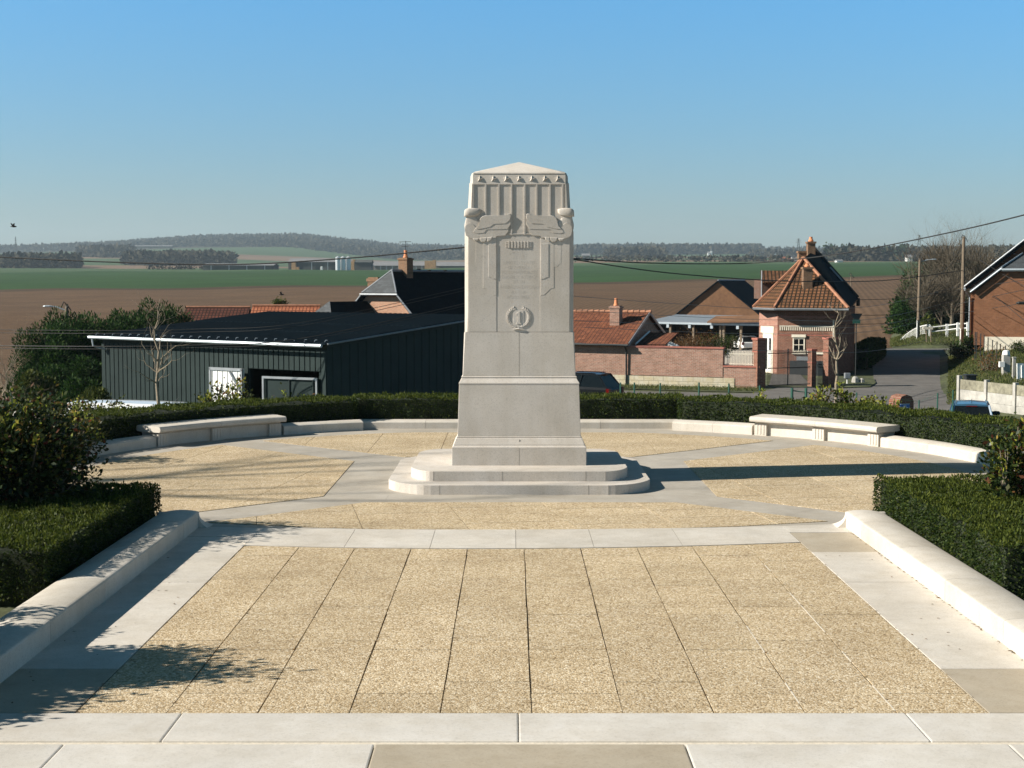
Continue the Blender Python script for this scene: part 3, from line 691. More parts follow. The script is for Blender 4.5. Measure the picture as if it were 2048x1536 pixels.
lt = MB(); rnd = random.Random(77)
def litter(x, y, z=.008):
    a = rnd.uniform(0, 6.28); L = rnd.uniform(.008, .022); w2 = L*.45; c, s2 = math.cos(a), math.sin(a); h = rnd.uniform(.002, .008)
    lt.add([(x-c*L, y-s2*L, z), (x+s2*w2, y-c*w2, z+h), (x+c*L, y+s2*L, z+.002), (x-s2*w2, y+c*w2, z+h*.6)], [(0,1,2,3)])
for _ in range(150):
    y = 11.4 + 8.6*rnd.random()**1.2; litter(4.60 - abs(rnd.gauss(0, .012)), y)
for _ in range(60): litter(rnd.choice((rnd.uniform(-3.4, 3.7), rnd.uniform(3.8, 4.6), rnd.uniform(-4.3, -3.5))), rnd.uniform(11.4, 18.3), .0095)
for k in range(11):
    for _ in range(16): litter(XL + k*LW + rnd.gauss(0, .006), rnd.uniform(11.4, 18.4), .0065)
lo = solo('leaf_litter', lt, leafmat('dry_litter', [(0,(.05,.03,.012)),(.6,(.16,.08,.025)),(1,(.10,.09,.02))], .8, .1), 'tiny dry leaf scraps along the wall foot and path joints', 'leaf litter', kind='stuff', recalc=False, uv=False)
# ------------------------------------------------------------------ hedges
def box_surface(u0, u1, v0, v1, z0, z1, n, faces):
    """points and normals on the faces of a box in (u,v,z); faces: subset of 't','u0','u1','v0','v1'"""
    ar = {'t': (u1-u0)*(v1-v0), 'u0': (v1-v0)*(z1-z0), 'u1': (v1-v0)*(z1-z0), 'v0': (u1-u0)*(z1-z0), 'v1': (u1-u0)*(z1-z0)}
    tot = sum(ar[f] for f in faces); P = []; N = []
    for f in faces:
        k = int(n*ar[f]/tot); a = RNG.random(k); b = RNG.random(k)
        U = u0+(u1-u0)*a; V = v0+(v1-v0)*b; Z = z0+(z1-z0)*RNG.random(k); nn = np.zeros((k, 3))
        if f == 't': Z = np.full(k, z1); nn[:, 2] = 1
        elif f == 'u0': U = np.full(k, u0); nn[:, 0] = -1
        elif f == 'u1': U = np.full(k, u1); nn[:, 0] = 1
        elif f == 'v0': U = u0+(u1-u0)*a; V = np.full(k, v0); nn[:, 1] = -1
        else: V = np.full(k, v1); nn[:, 1] = 1
        P.append(np.stack([U, V, Z], 1)); N.append(nn)
    return np.concatenate(P), np.concatenate(N)
def lump(P, amp=.03, sc=2.3):
    return amp*(np.sin(P[:, 0]*sc*1.7+1)*np.cos(P[:, 1]*sc*1.3)+.6*np.sin(P[:, 0]*sc*4.1+P[:, 2]*5)*np.cos(P[:, 1]*sc*3.7)+.4*np.sin(P[:, 0]*sc*9+P[:, 1]*7))
def hedge(label, loc, surf, core, size, xf=None, n_top=.35):
    t = thing('box_hedge', label, 'hedge', loc); part('core', core, M['hedgecore'], t)
    P, N = surf; P = P + N*lump(P)[:, None] - N*size*.35 + RNG.normal(0, size*.42, P.shape)
    if xf: P, N = xf(P, N)
    top = N[:, 2] > .5; sel = top & (RNG.random(len(P)) < .75)
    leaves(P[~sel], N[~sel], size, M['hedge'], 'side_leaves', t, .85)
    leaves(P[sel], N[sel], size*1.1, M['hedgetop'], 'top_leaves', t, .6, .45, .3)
    k = P[top][RNG.integers(0, max(1, top.sum()), int(top.sum()*.05))] if top.sum() else P[:0]
    if len(k):  # stray shoots standing up from the clipped top
        nn = np.zeros_like(k); nn[:, 2] = 1; k = k + RNG.normal(0, .01, k.shape); leaves(k, nn, size*2.1, M['hedgetop'], 'shoots', t, .35, .22)['kind'] = 'stuff'
    return t
def near(x0, x1, y0, y1, z1, label):
    c = MB(); c.box(x0+.05, x1-.05, y0+.05, y1-.05, -.1, z1-.05)
    hedge(label, ((x0+x1)/2, (y0+y1)/2, 0), box_surface(x0, x1, y0, y1, 0, z1, 95000, ('t','u0','u1','v0','v1')), c, .032)
near(5.22, 7.9, 15.4, 20.8, .60, 'clipped box hedge behind the sunlit right kerb wall of the path')
near(-8.2, -4.95, 15.4, 20.35, .555, 'clipped box hedge behind the left kerb wall of the path, below the dark shrub')
def ringxf(f):
    def g(P, N):
        a = P[:, 0]; r = P[:, 1]; Q = np.stack([CX+f*r*np.cos(a), CY+r*np.sin(a), P[:, 2]], 1)
        M2 = np.stack([f*(-np.sin(a)*N[:, 0]+np.cos(a)*N[:, 1]), np.cos(a)*N[:, 0]+np.sin(a)*N[:, 1], N[:, 2]], 1); return Q, M2
    return g
def ring_hedge(f, label):
    a0, a1 = R(-27), R(66.5); P, N = box_surface(a0, a1, 9.4, 10.45, 0, .66, 1, ('t',))
    n = 64000; Ps = []; Ns = []
    for face, k in (('t', .40), ('v0', .27), ('v1', .27), ('u1', .03), ('u0', .03)):
        p, q = box_surface(a0, a1, 9.4, 10.45, 0, .66, int(n*k), (face,)); Ps.append(p); Ns.append(q)
    P = np.concatenate(Ps); N = np.concatenate(Ns)
    c = MB(); c.rings([[Vector((CX+f*r*math.cos(a), CY+r*math.sin(a), z)) for r, z in ((9.46,-.1),(9.46,.60),(10.39,.60),(10.39,-.1))] for a in np.linspace(a0+.006, a1-.006, 30)])
    P2 = P.copy(); lp = lump(np.stack([P[:, 0]*9, P[:, 1], P[:, 2]], 1)); P2 = P2 + N*np.stack([lp/9, lp, lp], 1)
    t = thing('box_hedge', label, 'hedge', (CX+f*8, CY+5, 0)); part('core', c, M['hedgecore'], t)
    Q, NN = ringxf(f)(P2, N); top = NN[:, 2] > .5; sel = top & (RNG.random(len(Q)) < .75)
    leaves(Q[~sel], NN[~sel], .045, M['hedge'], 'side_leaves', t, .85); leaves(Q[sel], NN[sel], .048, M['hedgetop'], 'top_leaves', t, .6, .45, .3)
    k = Q[top][::16]; nn = np.zeros_like(k); nn[:, 2] = 1; leaves(k, nn, .085, M['hedgetop'], 'shoots', t, .35, .22)['kind'] = 'stuff'
ring_hedge(1, 'curved clipped hedge behind the sunlit right bench'); ring_hedge(-1, 'curved clipped hedge behind the shaded left bench')
c = MB(); c.box(-3.7, 4.0, 34.3, 35.25, -.1, .62)
hedge('straight clipped hedge across the back of the terrace behind the pillar', (.2, 34.8, 0), box_surface(-3.75, 4.05, 34.25, 35.3, 0, .67, 30000, ('t','u0','u1','v0','v1')), c, .045)
# ------------------------------------------------------------------ loose shrubs
def shrub(name, label, c, r, h, n, mats, size, stems=9, group=None, tips=.1, spiky=.25, cat='shrub', tipsize=None, seed=1):
    rs = np.random.default_rng(seed); t = thing(name, label, cat, c, group); c = Vector(c); rnd = random.Random(seed)
    st = MB(); ends = []
    for k in range(stems):
        a = rnd.uniform(0, 2*math.pi); rr = r*rnd.uniform(.2, .95)**.8; hh = h*(rnd.uniform(.55, 1.0))*(1-.25*(rr/r)**2); pts = []
        for i in range(5):
            u = i/4; pts.append(c + Vector((math.cos(a)*rr*u**.8 + rnd.uniform(-.03,.03), math.sin(a)*rr*u**.8 + rnd.uniform(-.03,.03), hh*u**1.05)))
        st.tube(pts, [.018*h, .015*h, .011*h, .007*h, .004*h], 5); ends.append(pts)
        for _ in range(3):
            b = pts[rnd.choice((1, 2, 3))]; q = b + Vector((rnd.uniform(-.3,.3)*r, rnd.uniform(-.3,.3)*r, rnd.uniform(.12,.35)*h)); st.tube([b, (b+q)/2 + Vector((0,0,.03)), q], [.008*h, .006*h, .003*h], 4); ends.append([b, b, (b+q)/2, q, q])
    part('stems', st, M['bark2'], t)
    P = []
    for pts in ends:
        for _ in range(max(1, n//len(ends))):
            u = rs.beta(2.6, 1.1)*4; i = min(3, int(u)); p = pts[i].lerp(pts[i+1], u-i); q = rs.normal(0, 1, 3); q *= (spiky*r*rs.random()**.5)/np.linalg.norm(q)
            P.append([p.x+q[0], p.y+q[1], max(c.z+.03, p.z+q[2])])
    P = np.array(P); N = P - np.array([c.x, c.y, c.z+h*.45]); N /= np.linalg.norm(N, axis=1)[:, None]+1e-6
    E = []
    for pts in ends:
        if rs.random() < tips*6:
            p = pts[-1]
            for _ in range(9): q = rs.normal(0, size*.5, 3); E.append([p.x+q[0], p.y+q[1], p.z+q[2]+size*.4])
    mi = np.zeros(len(P), int)
    if E and len(mats) > 1: E = np.array(E); NN = np.zeros_like(E); NN[:, 2] = 1; P = np.concatenate([P, E]); N = np.concatenate([N, NN]); mi = np.concatenate([mi, np.ones(len(E), int)])
    leaves(P, N, size, mats, 'foliage', t, .8, mi=mi)
    return t
PH = [M['shrub'], M['tip']]
shrub('broadleaf_shrub', 'tall dark glossy shrub with reddish and yellow-green tips, right edge behind the hedge', (6.75, 19.0, 0), .62, 1.62, 6500, PH, .075, 20, seed=3, spiky=.42)
shrub('broadleaf_shrub', 'big dark shrub at the left edge, nearest the camera', (-6.75, 19.2, 0), 1.12, 1.76, 34000, PH, .075, 34, seed=4, spiky=.42)
shrub('broadleaf_shrub', 'dark shrub half out of frame left of the big one', (-8.3, 20.4, 0), .9, 1.7, 12000, PH, .075, 24, seed=5, spiky=.42)
shrub('broadleaf_shrub', 'shrub beside the left kerb wall outside the frame, casting the leafy shadow on the path', (-5.75, 12.35, -.05), .78, 1.80, 32000, PH, .07, 40, seed=6, spiky=.42)
shrub('broadleaf_shrub', 'second shrub beside the left kerb wall outside the frame', (-6.5, 13.4, -.05), .6, 1.45, 11000, PH, .07, 24, seed=16, spiky=.42)
shrub('broadleaf_shrub', 'third shrub beside the left kerb wall, nearest the steps, outside the frame', (-5.9, 11.2, -.05), .6, 1.3, 14000, PH, .07, 28, seed=17, spiky=.42)
def sh2(px, top, d, r, base, label, seed, n=700, size=.09, mats=None, **k):
    p = W(px, 563, d); zb = zat(base, d); zt = zat(top, d)
    return shrub('broadleaf_shrub', label, (p.x, d, zb), r, zt-zb, n, mats or PH, size, k.pop('stems', 10), seed=seed, spiky=k.pop('spiky', .35), **k)
OLV = leafmat('olive_leaf', [(0,(.018,.024,.009)),(.5,(.045,.056,.018)),(.85,(.10,.11,.028)),(1,(.18,.05,.025))], .5, .3)
OL = [OLV, M['tip']]
G1 = 'shrubs planted behind the hedges'
sh2(450, 768, 37.5, .75, 850, 'loose dark shrub in front of the open white barn door', 21, 900, .10, OL, spiky=.30)
sh2(560, 786, 37.5, .8, 850, 'low dark shrub in front of the framed right barn door', 22, 600, .09, OL)
sh2(180, 800, 36.0, .9, 880, 'spreading shrub in front of the white van roof', 23, 1300, .10, OL)
sh2(60, 795, 31.0, 1.1, 900, 'yellow-green leafy bush left of the white van', 24, 3600, .085, OL, stems=22)
sh2(120, 815, 27.5, .8, 950, 'yellow-green bush just behind the big dark shrub', 25, 2600, .08, OL, stems=18)
sh2(1645, 768, 38.0, .30, 850, 'upright leafy shrub tip left of the bare sapling, over the right hedge', 26, 330, .10, OL, spiky=.6)
sh2(1692, 774, 38.0, .34, 850, 'upright leafy shrub in front of the foot of the bare sapling', 27, 380, .10, OL, spiky=.6)
sh2(1735, 793, 37.0, .40, 850, 'low yellow-green shrub right of the bare sapling', 28, 360, .09, OL, spiky=.5)
sh2(1775, 800, 36.5, .35, 850, 'low leafy shrub left of the small brick pier', 29, 330, .09, OL, spiky=.5)
sh2(1600, 800, 38.5, .45, 850, 'low leafy shrub behind the green gate frame', 30, 330, .09, OL, spiky=.5)
sh2(1470, 793, 38.5, .55, 850, 'sparse low twig with leaves between green fence posts', 31, 90, .08, OL, spiky=.3)
sh2(1526, 778, 38.5, .16, 850, 'narrow reddish shrub at a green fence post below the gate pier', 32, 130, .09, spiky=.6)
# ------------------------------------------------------------------ bare trees
def limb(mb, rnd, p, dr, L, r, lev, maxlev, spread, up, tips=None, nb=3, wig=.16):
    n = 4; pts = [p]; d = dr.normalized()
    for i in range(n):
        d = (d + Vector((rnd.gauss(0, wig), rnd.gauss(0, wig), rnd.gauss(0, wig*.6) + up*.12))).normalized(); pts.append(pts[-1] + d*L/n)
    rad = [r*(1 - .55*i/n) for i in range(n+1)]; mb.tube(pts, rad, 6 if lev < 2 else (4 if lev < 3 else 3), cap=False)
    if tips is not None and lev >= maxlev-1: tips.append(pts[-1])
    if lev >= maxlev: return
    for k in range(nb):
        i = rnd.choice((1, 2, 3, 4)) if k else 4; a = rnd.uniform(0, 2*math.pi); s = d.cross(Vector((0,0,1)) if abs(d.z) < .95 else Vector((1,0,0))).normalized(); t = d.cross(s)
        nd_ = (d*math.cos(spread) + (s*math.cos(a)+t*math.sin(a))*math.sin(spread*rnd.uniform(.6, 1.3))).normalized()
        limb(mb, rnd, pts[i], nd_, L*rnd.uniform(.5, .78), rad[i]*.62, lev+1, maxlev, spread, up, tips, nb, wig)
def sapling(px, top, base, d, label, seed, h0=.33, loc=None, sp=1.0):
    rnd = random.Random(seed); p = W(px, 563, d); zb, zt = zat(base, d), zat(top, d); h = zt - zb
    t = thing('bare_sapling', label, 'tree', (p.x, d, zb), None); tr = MB(); pts = [Vector((p.x + rnd.gauss(0, .015)*i*.4, d, zb + h*.93*i/12)) for i in range(13)]
    rad = [.055*(1-.9*i/12)+.004 for i in range(13)]; tr.tube(pts, rad, 8); part('trunk', tr, M['bark'], t)
    br = MB()
    for k in range(17):
        i = rnd.randint(4, 12); a = rnd.uniform(0, 2*math.pi); el = rnd.uniform(.15, 1.0); L = h*rnd.uniform(.10, .24)*(1.25-.6*i/12)*sp
        limb(br, rnd, pts[i], Vector((math.cos(a)*math.cos(el), math.sin(a)*math.cos(el), math.sin(el))), L, rad[i]*.5+.004, 1, 3, .7, 1.1, None, 2, .2)
    part('branches', br, M['bark'], t); return t
sapling(312, 578, 850, 41, 'thin bare young tree in front of the dark barn, left', 11)
sapling(1676, 612, 815, 47, 'thin bare young tree in front of the brick house corner', 12, sp=1.15)
# tall bare tree outside the frame on the left: its blurred shadow lies on the terrace
t = thing('bare_tree', 'tall bare tree outside the frame on the left', 'tree', (-34, 19.6, -.1)); mb = MB(); rnd = random.Random(5); tips = []
tr = MB(); tr.tube([(-34,19.6,-.2),(-34.1,19.6,4),(-34,19.7,9),(-33.8,19.6,14)], [.3,.25,.18,.1], 10); part('trunk', tr, M['bark2'], t)
for k in range(20):
    z = 6 + k*.5; a = k*2.4; limb(mb, rnd, Vector((-34, 19.6, z)), Vector((math.cos(a), math.sin(a), .7)), 4.2, .10, 1, 4, .6, .8, tips, 3)
part('branches', mb, M['bark2'], t)
# ------------------------------------------------------------------ terrain: one continuous relief in bands
COLS = [-1800, -900, -350, 0, 200, 400, 600, 800, 1150, 1250, 1500, 1600, 1750, 1880, 1925, 1975, 2048, 2400, 3000, 3900]
def gz(d, z): return [z]*len(COLS)
def gp(d, pys): # photo heights (px rows) at distance d -> ground heights
    return [zat(py, d) for py in pys]
def col(l0, l200, l400, l600, l800, r1150, r1500, r1600, r1750, r2048):
    return [l0, l0, l0, l0, l200, l400, l600, l800, r1150, (r1150*.7+r1500*.3), r1500, r1600, r1750, r1750*.6+r2048*.4, r1750*.5+r2048*.5, r1750*.2+r2048*.8, r2048, r2048, r2048, r2048]
def bank(base, b1925, b1975, b2048): return [base]*14 + [b1925, b1975, b2048, b2048, b2048, b2048]
Y_ = [-6, 8, 22, 35.4, 38, 42, 47, 52, 58, 66, 76, 88, 100, 112, 120, 130]
rows = []
for d in (.5, 5, 12, 20, 28, 35.4): rows.append((d, gz(d, -.07)))
rows += [(38, gz(38, -.5)), (42, gz(42, -1.3)), (47, gz(47, -2.0)), (52, gz(52, -2.2)), (60, bank(-2.2, -2.2, -2.2, -2.1)), (66, bank(-2.2, -2.2, -1.9, -1.7)),
         (74, bank(-2.2, -2.1, -1.45, -1.2)), (84, bank(-2.2, -1.75, -1.05, -.9)), (96, bank(-2.2, -1.7, -.95, -.8)), (108, bank(-2.2, -2.0, -1.2, -.8)), (118, bank(-2.2, -2.15, -1.5, -.9))]
r122 = gz(122, -2.25); r122[8] = -2.6; r122[9] = -2.9; r122[10] = -2.8; rows.append((124, r122))
r = gz(150, -2.2); r[8] = -3.2; r[9] = -3.7; r[10] = -3.6; r[11] = -3.1; r[12] = -2.4; r[13] = -1.9; r[14] = -1.7; r[15] = -1.5; rows.append((152, r))
rows.append((195, col(-.9,-.9,-.9,-.9,-1.0,-2.4,-2.6,-2.2,-1.0,-.6)))
rows.append((260, gp(260, col(610,608,606,604,602,606,603,601,596,590))))
rows.append((385, gp(385, col(581,579,577,575,573,571,567,565,560,556))))
rows.append((400, gp(400, col(579,577,575,573,571,568,563,560,556,552))))
rows.append((560, gp(560, col(563,561,560,559,558,553,548,546,544,541))))
rows.append((780, gp(780, col(550,549,548,547,547,542,538,536,535,533))))
rows.append((1040, gp(1040, col(543,542,541,540,540,531,529,528,528,527))))
rows.append((1350, gp(1350, col(538,538,538,537,538,526,524,524,524,524))))
rows.append((1750, gp(1750, col(530,530,531,534,535,521,520,520,521,520))))
rows.append((2300, gp(2300, col(519,517,516,524,528,517,516,517,518,516))))
rows.append((2900, gp(2900, col(512,508,503,510,522,513,512,513,514,511))))
rows.append((3600, gp(3600, col(506,502,494,492,510,509,508,509,510,507))))
rows.append((4300, gp(4300, col(504,496,481,477,499,505,505,505,505,502))))
rows.append((5200, gp(5200, col(502,500,492,492,503,503,503,503,502,500))))
rows.append((6800, gp(6800, col(508,506,502,502,506,506,506,505,505,504))))
cu = [(c-1024)/F for c in COLS]
def dense(rows, ds):
    """piecewise-linear in distance, smoothed across"""
    out = []
    for d in ds:
        for (a, za), (b, zb_) in zip(rows, rows[1:]):
            if a <= d <= b: t = (d-a)/(b-a); out.append([x+(y-x)*t for x, y in zip(za, zb_)]); break
    return out
def ground_z(x, y):
    u = x/y; z = dense(rows, [y])[0]
    if u <= cu[0]: return z[0]
    for i in range(len(cu)-1):
        if cu[i] <= u <= cu[i+1]: t = (u-cu[i])/(cu[i+1]-cu[i]); return z[i]+(z[i+1]-z[i])*t
    return z[-1]
US = sorted(set([round(u, 5) for u in np.linspace(cu[0], cu[-1], 90)] + cu))
def wobble(u, d): return 0 if d < 55 else .012*math.sin(u*41+d*.02)*min(1, (d-55)/100)*min(d*.004, 3)
SUB = None
def band(name, d0, d1, n, mat, kind='structure', edge0=None, edge1=None):
    mb = MB(); rs = []
    for k in range(n+1):
        r = []
        for u in US:
            a = d0 if edge0 is None else edge0(u); b = d1 if edge1 is None else edge1(u)
            d = a*(b/a)**(k/n); r.append(Vector((u*d, d, ground_z(u*d, d) + wobble(u, d)*10)))
        rs.append(r)
    mb.rings(rs, cap=False, closed=False)
    o = struct(name, mb, mat, recalc=False, smooth=True)
    return o
def field(name, c, var, furrow=None, scale=.15, fine=2.0):
    m, nd, lk, p = nmat(name); tc = nd.new('ShaderNodeTexCoord').outputs['Object']
    n = noise(nd, lk, scale*.2, 6, .7, tc); r = ramp(nd, [(.3, tuple(x*(1-var) for x in c)), (.7, tuple(x*(1+var) for x in c))]); lk.new(n.outputs[0], r.inputs[0])
    n2 = noise(nd, lk, fine, 4, .8, tc); r2 = ramp(nd, [(.28, (.62,)*3), (.55, (1,1,1)), (.8, (1.25,)*3)]); lk.new(n2.outputs[0], r2.inputs[0])
    o = mixc(nd, lk, r.outputs[0], r2.outputs[0], 1.0, 'MULTIPLY')
    if furrow:
        mp = nd.new('ShaderNodeMapping'); mp.inputs['Rotation'].default_value = (0, 0, R(furrow[0])); lk.new(tc, mp.inputs[0])
        wv = nd.new('ShaderNodeTexWave'); wv.inputs['Scale'].default_value = furrow[1]; wv.inputs['Distortion'].default_value = 1.5; lk.new(mp.outputs[0], wv.inputs[0])
        r3 = ramp(nd, [(.0, (1-furrow[2],)*3), (1, (1,1,1))]); lk.new(wv.outputs[0], r3.inputs[0]); o = mixc(nd, lk, o, r3.outputs[0], 1.0, 'MULTIPLY')
    lk.new(o, p.inputs['Base Color']); p.inputs['Roughness'].default_value = .95; p.inputs['Specular IOR Level'].default_value = .1; return m
F_soil = field('ploughed_soil', (.138,.086,.050), .2, (12, .28, .28), .3, 1.6)
F_soild = field('dark_field_margin', (.075,.05,.03), .2, None, .3, 1.0)
F_green = field('winter_wheat', (.040,.085,.025), .2, (64, .05, .28), .08, .8)
F_g2 = field('pale_meadow', (.065,.105,.045), .15, None, .02, .2)
F_b2 = field('pale_bare_field', (.19,.13,.085), .15, None, .02, .2)
F_mix = field('patchwork_fields', (.11,.11,.06), .5, None, .02, .2)
F_wood = field('woodland_floor', (.05,.045,.03), .2, None, .02, .2)
e1f = lambda u: 372 + 60*(u+.35) + 6*math.sin(u*9); e2f = lambda u: 402 + 64*(u+.35) + 7*math.sin(u*9+.5)
e3f = lambda u: 1040 + 60*math.sin(u*5)
band('ground', .5, 55, 44, M['grass']); e0f = lambda u: float(np.interp((u*F+1024), [-900, 150, 420, 900, 1700, 1760, 2048], [66, 68, 76, 92, 124, 124, 124]))
band('village_ground', 55, 124, 24, M['grass'], edge1=e0f)
band('ploughed_field', 124, 1, 30, F_soil, edge0=e0f, edge1=e1f); band('field_margin', 1, 1, 3, F_soild, edge0=e1f, edge1=e2f)
band('green_field', 1, 1, 16, F_green, edge0=e2f, edge1=e3f)
band('meadow', 1, 1400, 6, F_g2, edge0=e3f); band('bare_field', 1400, 1750, 4, F_b2); band('far_meadow', 1750, 2300, 5, F_g2)
band('far_bare_field', 2300, 2750, 4, F_b2); band('far_fields', 2750, 3500, 5, F_g2); band('hills', 3500, 6800, 10, F_wood)
# asphalt road and driveways follow the flat village ground
def flat(name, pts, z, mat, px=True, th=.05):
    mb = MB(); P = [G(a, b, z) for a, b in pts] if px else pts; mb.prism([(p[0], p[1]) for p in P], z-th, z); return struct(name, mb, mat)
flat('road', [(700,779),(1150,779),(1300,783),(1500,787),(1560,775),(1700,776),(1748,765),(1744,720),(1722,697),(1945,697),(1915,725),(1893,752),(1922,778),(1945,830),(1960,870),(700,870)], -2.17, M['asph'])
mb = MB(); a = [G(px, py, -2.17) for px, py in ((1896,752),(1922,778),(1945,830))]
mb.tube([v + Vector((0,0,.04)) for v in a], .11, 4); struct('road_kerb', mb, M['conc'])
flat('driveway', [(1538,770),(1622,770),(1600,748),(1545,744)], -2.165, M['asph'])
mb = MB(); P = []
def gpoint(px, d, up=.03): x = xat(px, d); return Vector((x, d, ground_z(x, d) + up))
rs = [[gpoint(px, d, .05) for px in np.linspace(1447 - (d-95)*.25, 1525 + (0 if d < 110 else 20), 6)] for d in (92, 100, 110, 118, 124, 135, 152, 165)]
mb.rings(rs, cap=False, closed=False); struct('yard', mb, M['drive'], recalc=False)
verge = MB(); verge.rings([[G(px, py-2, -2.12), G(px, py+5, -2.16)] for px, py in ((1150,769),(1300,774),(1400,777),(1520,780))], cap=False, closed=False); struct('grass_verge', verge, M['grass'], recalc=False)
# ------------------------------------------------------------------ buildings
def frame(o, deg): return Matrix.Translation(Vector(o)) @ Matrix.Rotation(R(deg), 4, 'Z')
def mbT(T): m = MB(); m.T = T; return m
# dark agricultural barn with a single-pitch roof
TH = frame((-15.9, 56.63, -2.2), -34.7); LH = 11.64; DH = 9.2; EH = 3.48; SR = .078
t = thing('metal_barn', 'long dark grey ribbed metal barn with pale gutter behind the left hedge', 'barn', (-16.3, 56.9, -2.2))
x0, x1 = 7.95, 11.25; ot = 2.5   # door opening
w_ = mbT(TH)
w_.box(.06, x0, .02, .12, 0, EH); w_.box(x1, LH, .02, .12, 0, EH); w_.box(x0, x1, .02, .12, ot, EH)
w_.box(0, .1, .12, DH, 0, EH); w_.box(0, LH, DH, DH+.1, 0, EH+DH*SR)
w_.add([(LH-.08, .12, 0), (LH-.08, DH, 0), (LH-.08, DH, EH+DH*SR-.03), (LH-.08, .12, EH-.03), (LH, .12, 0), (LH, DH, 0), (LH, DH, EH+DH*SR-.03), (LH, .12, EH-.03)], [(0,1,2,3),(7,6,5,4),(0,4,5,1),(1,5,6,2),(2,6,7,3),(3,7,4,0)])
k = .14
while k < LH:
    zt = EH-.25; zb = ot+.02 if x0-.1 < k < x1+.1 else .0
    w_.add([(k-.105,.019,zb),(k-.10,-.035,zb),(k+.10,-.035,zb),(k+.105,.019,zb),(k-.105,.019,zt),(k-.10,-.035,zt),(k+.10,-.035,zt),(k+.105,.019,zt)], [(0,1,5,4),(1,2,6,5),(2,3,7,6),(0,3,2,1),(4,5,6,7)]); k += .247
k = .3
while k < DH:
    zt = EH + k*SR - .15; w_.add([(LH,k-.05,0),(LH+.035,k-.025,0),(LH+.035,k+.025,0),(LH,k+.05,0),(LH,k-.05,zt),(LH+.035,k-.025,zt),(LH+.035,k+.025,zt),(LH,k+.05,zt)], [(0,1,5,4),(1,2,6,5),(2,3,7,6)]); k += .45
part('wall', w_, M['steel'], t, recalc=False)
m = mbT(TH); n = 46; pr = []
for i in range(n*2+1): pr.append((-.25 + (LH+.5)*i/(n*2), (.035 if i % 2 else 0)))
rs = [[Vector((x, y, EH + .06 + y*SR + dz)) for x, dz in pr] + [Vector((x, y, EH + y*SR)) for x, dz in reversed(pr)] for y in (-.35, 2.4, 2.45, 5.0, 5.05, DH+.2)]
rs[2] = [v + Vector((0,0,.025)) for v in rs[2]]; rs[4] = [v + Vector((0,0,.025)) for v in rs[4]]
m.rings([[v for v in r] for r in rs]); rf = part('roof', m, M['roofsteel'], t)
m = mbT(TH); m.tube([(-.2, -.45, EH-.02), (LH+.15, -.45, EH-.06)], .062, 8); part('gutter', m, M['galv'], t)
m = mbT(TH); m.tube([(LH+.30, -.3, EH), (LH+.30, DH+.2, EH+SR*DH+.04)], .035, 5); part('verge_trim', m, M['zinc'], rf)
m = mbT(TH); m.tube([(.0, -.45, EH-.05), (.02, -.42, EH-.35), (.25, -.02, EH-.5)], .045, 6); part('downpipe', m, M['galv'], t)
for i in range(26): m = mbT(TH); xx = .1 + i*.47; m.tube([(xx, -.35, EH+.07), (xx, -.30, EH+.13), (xx+.04, -.25, EH+.13)], .014, 4); part('snow_hook', m, M['galv'], rf)
m = mbT(TH); m.box(x0-.3, x1+.3, 2.5, 2.6, 0, 3.2); m.box(x0-.3, x1+.3, .2, 2.5, -.02, .02); part('interior', m, M['dark'], t)  # near-black sheets carry the shade seen through the open doors
# open door leaves: white inner face on the left, framed dark one on the right
m = mbT(TH @ Matrix.Translation((x0-1.68, -.28, 0))); m.box(0, 1.66, -.04, .04, .05, ot)
for i in range(6): m.box(.12+i*.25, .135+i*.25, -.06, -.04, .1, ot-.08)
dr = part('door', m, M['white'], t, label='open white sliding door leaf')
m = mbT(TH @ Matrix.Translation((x0-1.68, -.28, 0)))
for a, b, c_, d_ in ((0,1.66,ot-.08,ot+.02),(0,.08,0,ot),(1.58,1.66,0,ot)): m.box(a, b, -.09, -.045, c_, d_)
m.tube([(1.05, -.1, ot-.1), (1.62, -.1, ot-.85)], .035, 5); part('door_frame', m, M['zinc'], dr)
m = mbT(frame(TH @ Vector((9.0, -.35, 0)), -27)); m.box(0, 2.3, -.05, .03, .1, ot-.22)
for i in range(11): m.box(.1+i*.2, .14+i*.2, -.09, -.05, .15, ot-.3) if i % 5 == 0 else None
dr = part('door', m, M['steel'], t, label='open dark door leaf with light grey frame')
m = mbT(frame(TH @ Vector((9.0, -.35, 0)), -27)); m.box(0, .07, -.13, -.09, .1, ot-.2); m.box(2.25, 2.32, -.13, -.09, .1, ot-.2); m.box(.07, 2.25, -.13, -.09, ot-.28, ot-.2); part('door_frame', m, M['zinc'], dr)
# chimney helper
def chimney(T, x, y, w, dpt, z0, z1, mat, parent, pots=1, cap=.12, flash=True, potr=.11):
    m = mbT(T); m.box(x-w/2, x+w/2, y-dpt/2, y+dpt/2, z0, z1-cap); m.box(x-w/2-.05, x+w/2+.05, y-dpt/2-.05, y+dpt/2+.05, z1-cap, z1-cap*.3)
    m.box(x-w/2+.02, x+w/2-.02, y-dpt/2+.02, y+dpt/2-.02, z1-cap*.3, z1); o = part('chimney', m, mat, parent)
    for k in range(pots):
        px_ = x + (k-(pots-1)/2)*w*.45; c = T @ Vector((px_, y, z1)); mm = MB(); mm.lathe(c, [(potr*1.25,0),(potr*1.3,.06),(potr,.12),(potr*.8,.34),(potr*.9,.38),(potr*.85,.42)], 10); part('chimney_pot', mm, M['clay'], o)
    if flash: m = mbT(T); m.box(x-w/2-.04, x+w/2+.04, y-dpt/2-.04, y+dpt/2+.04, z0, z0+.10); part('flashing', m, M['zinc'], o)
    return o
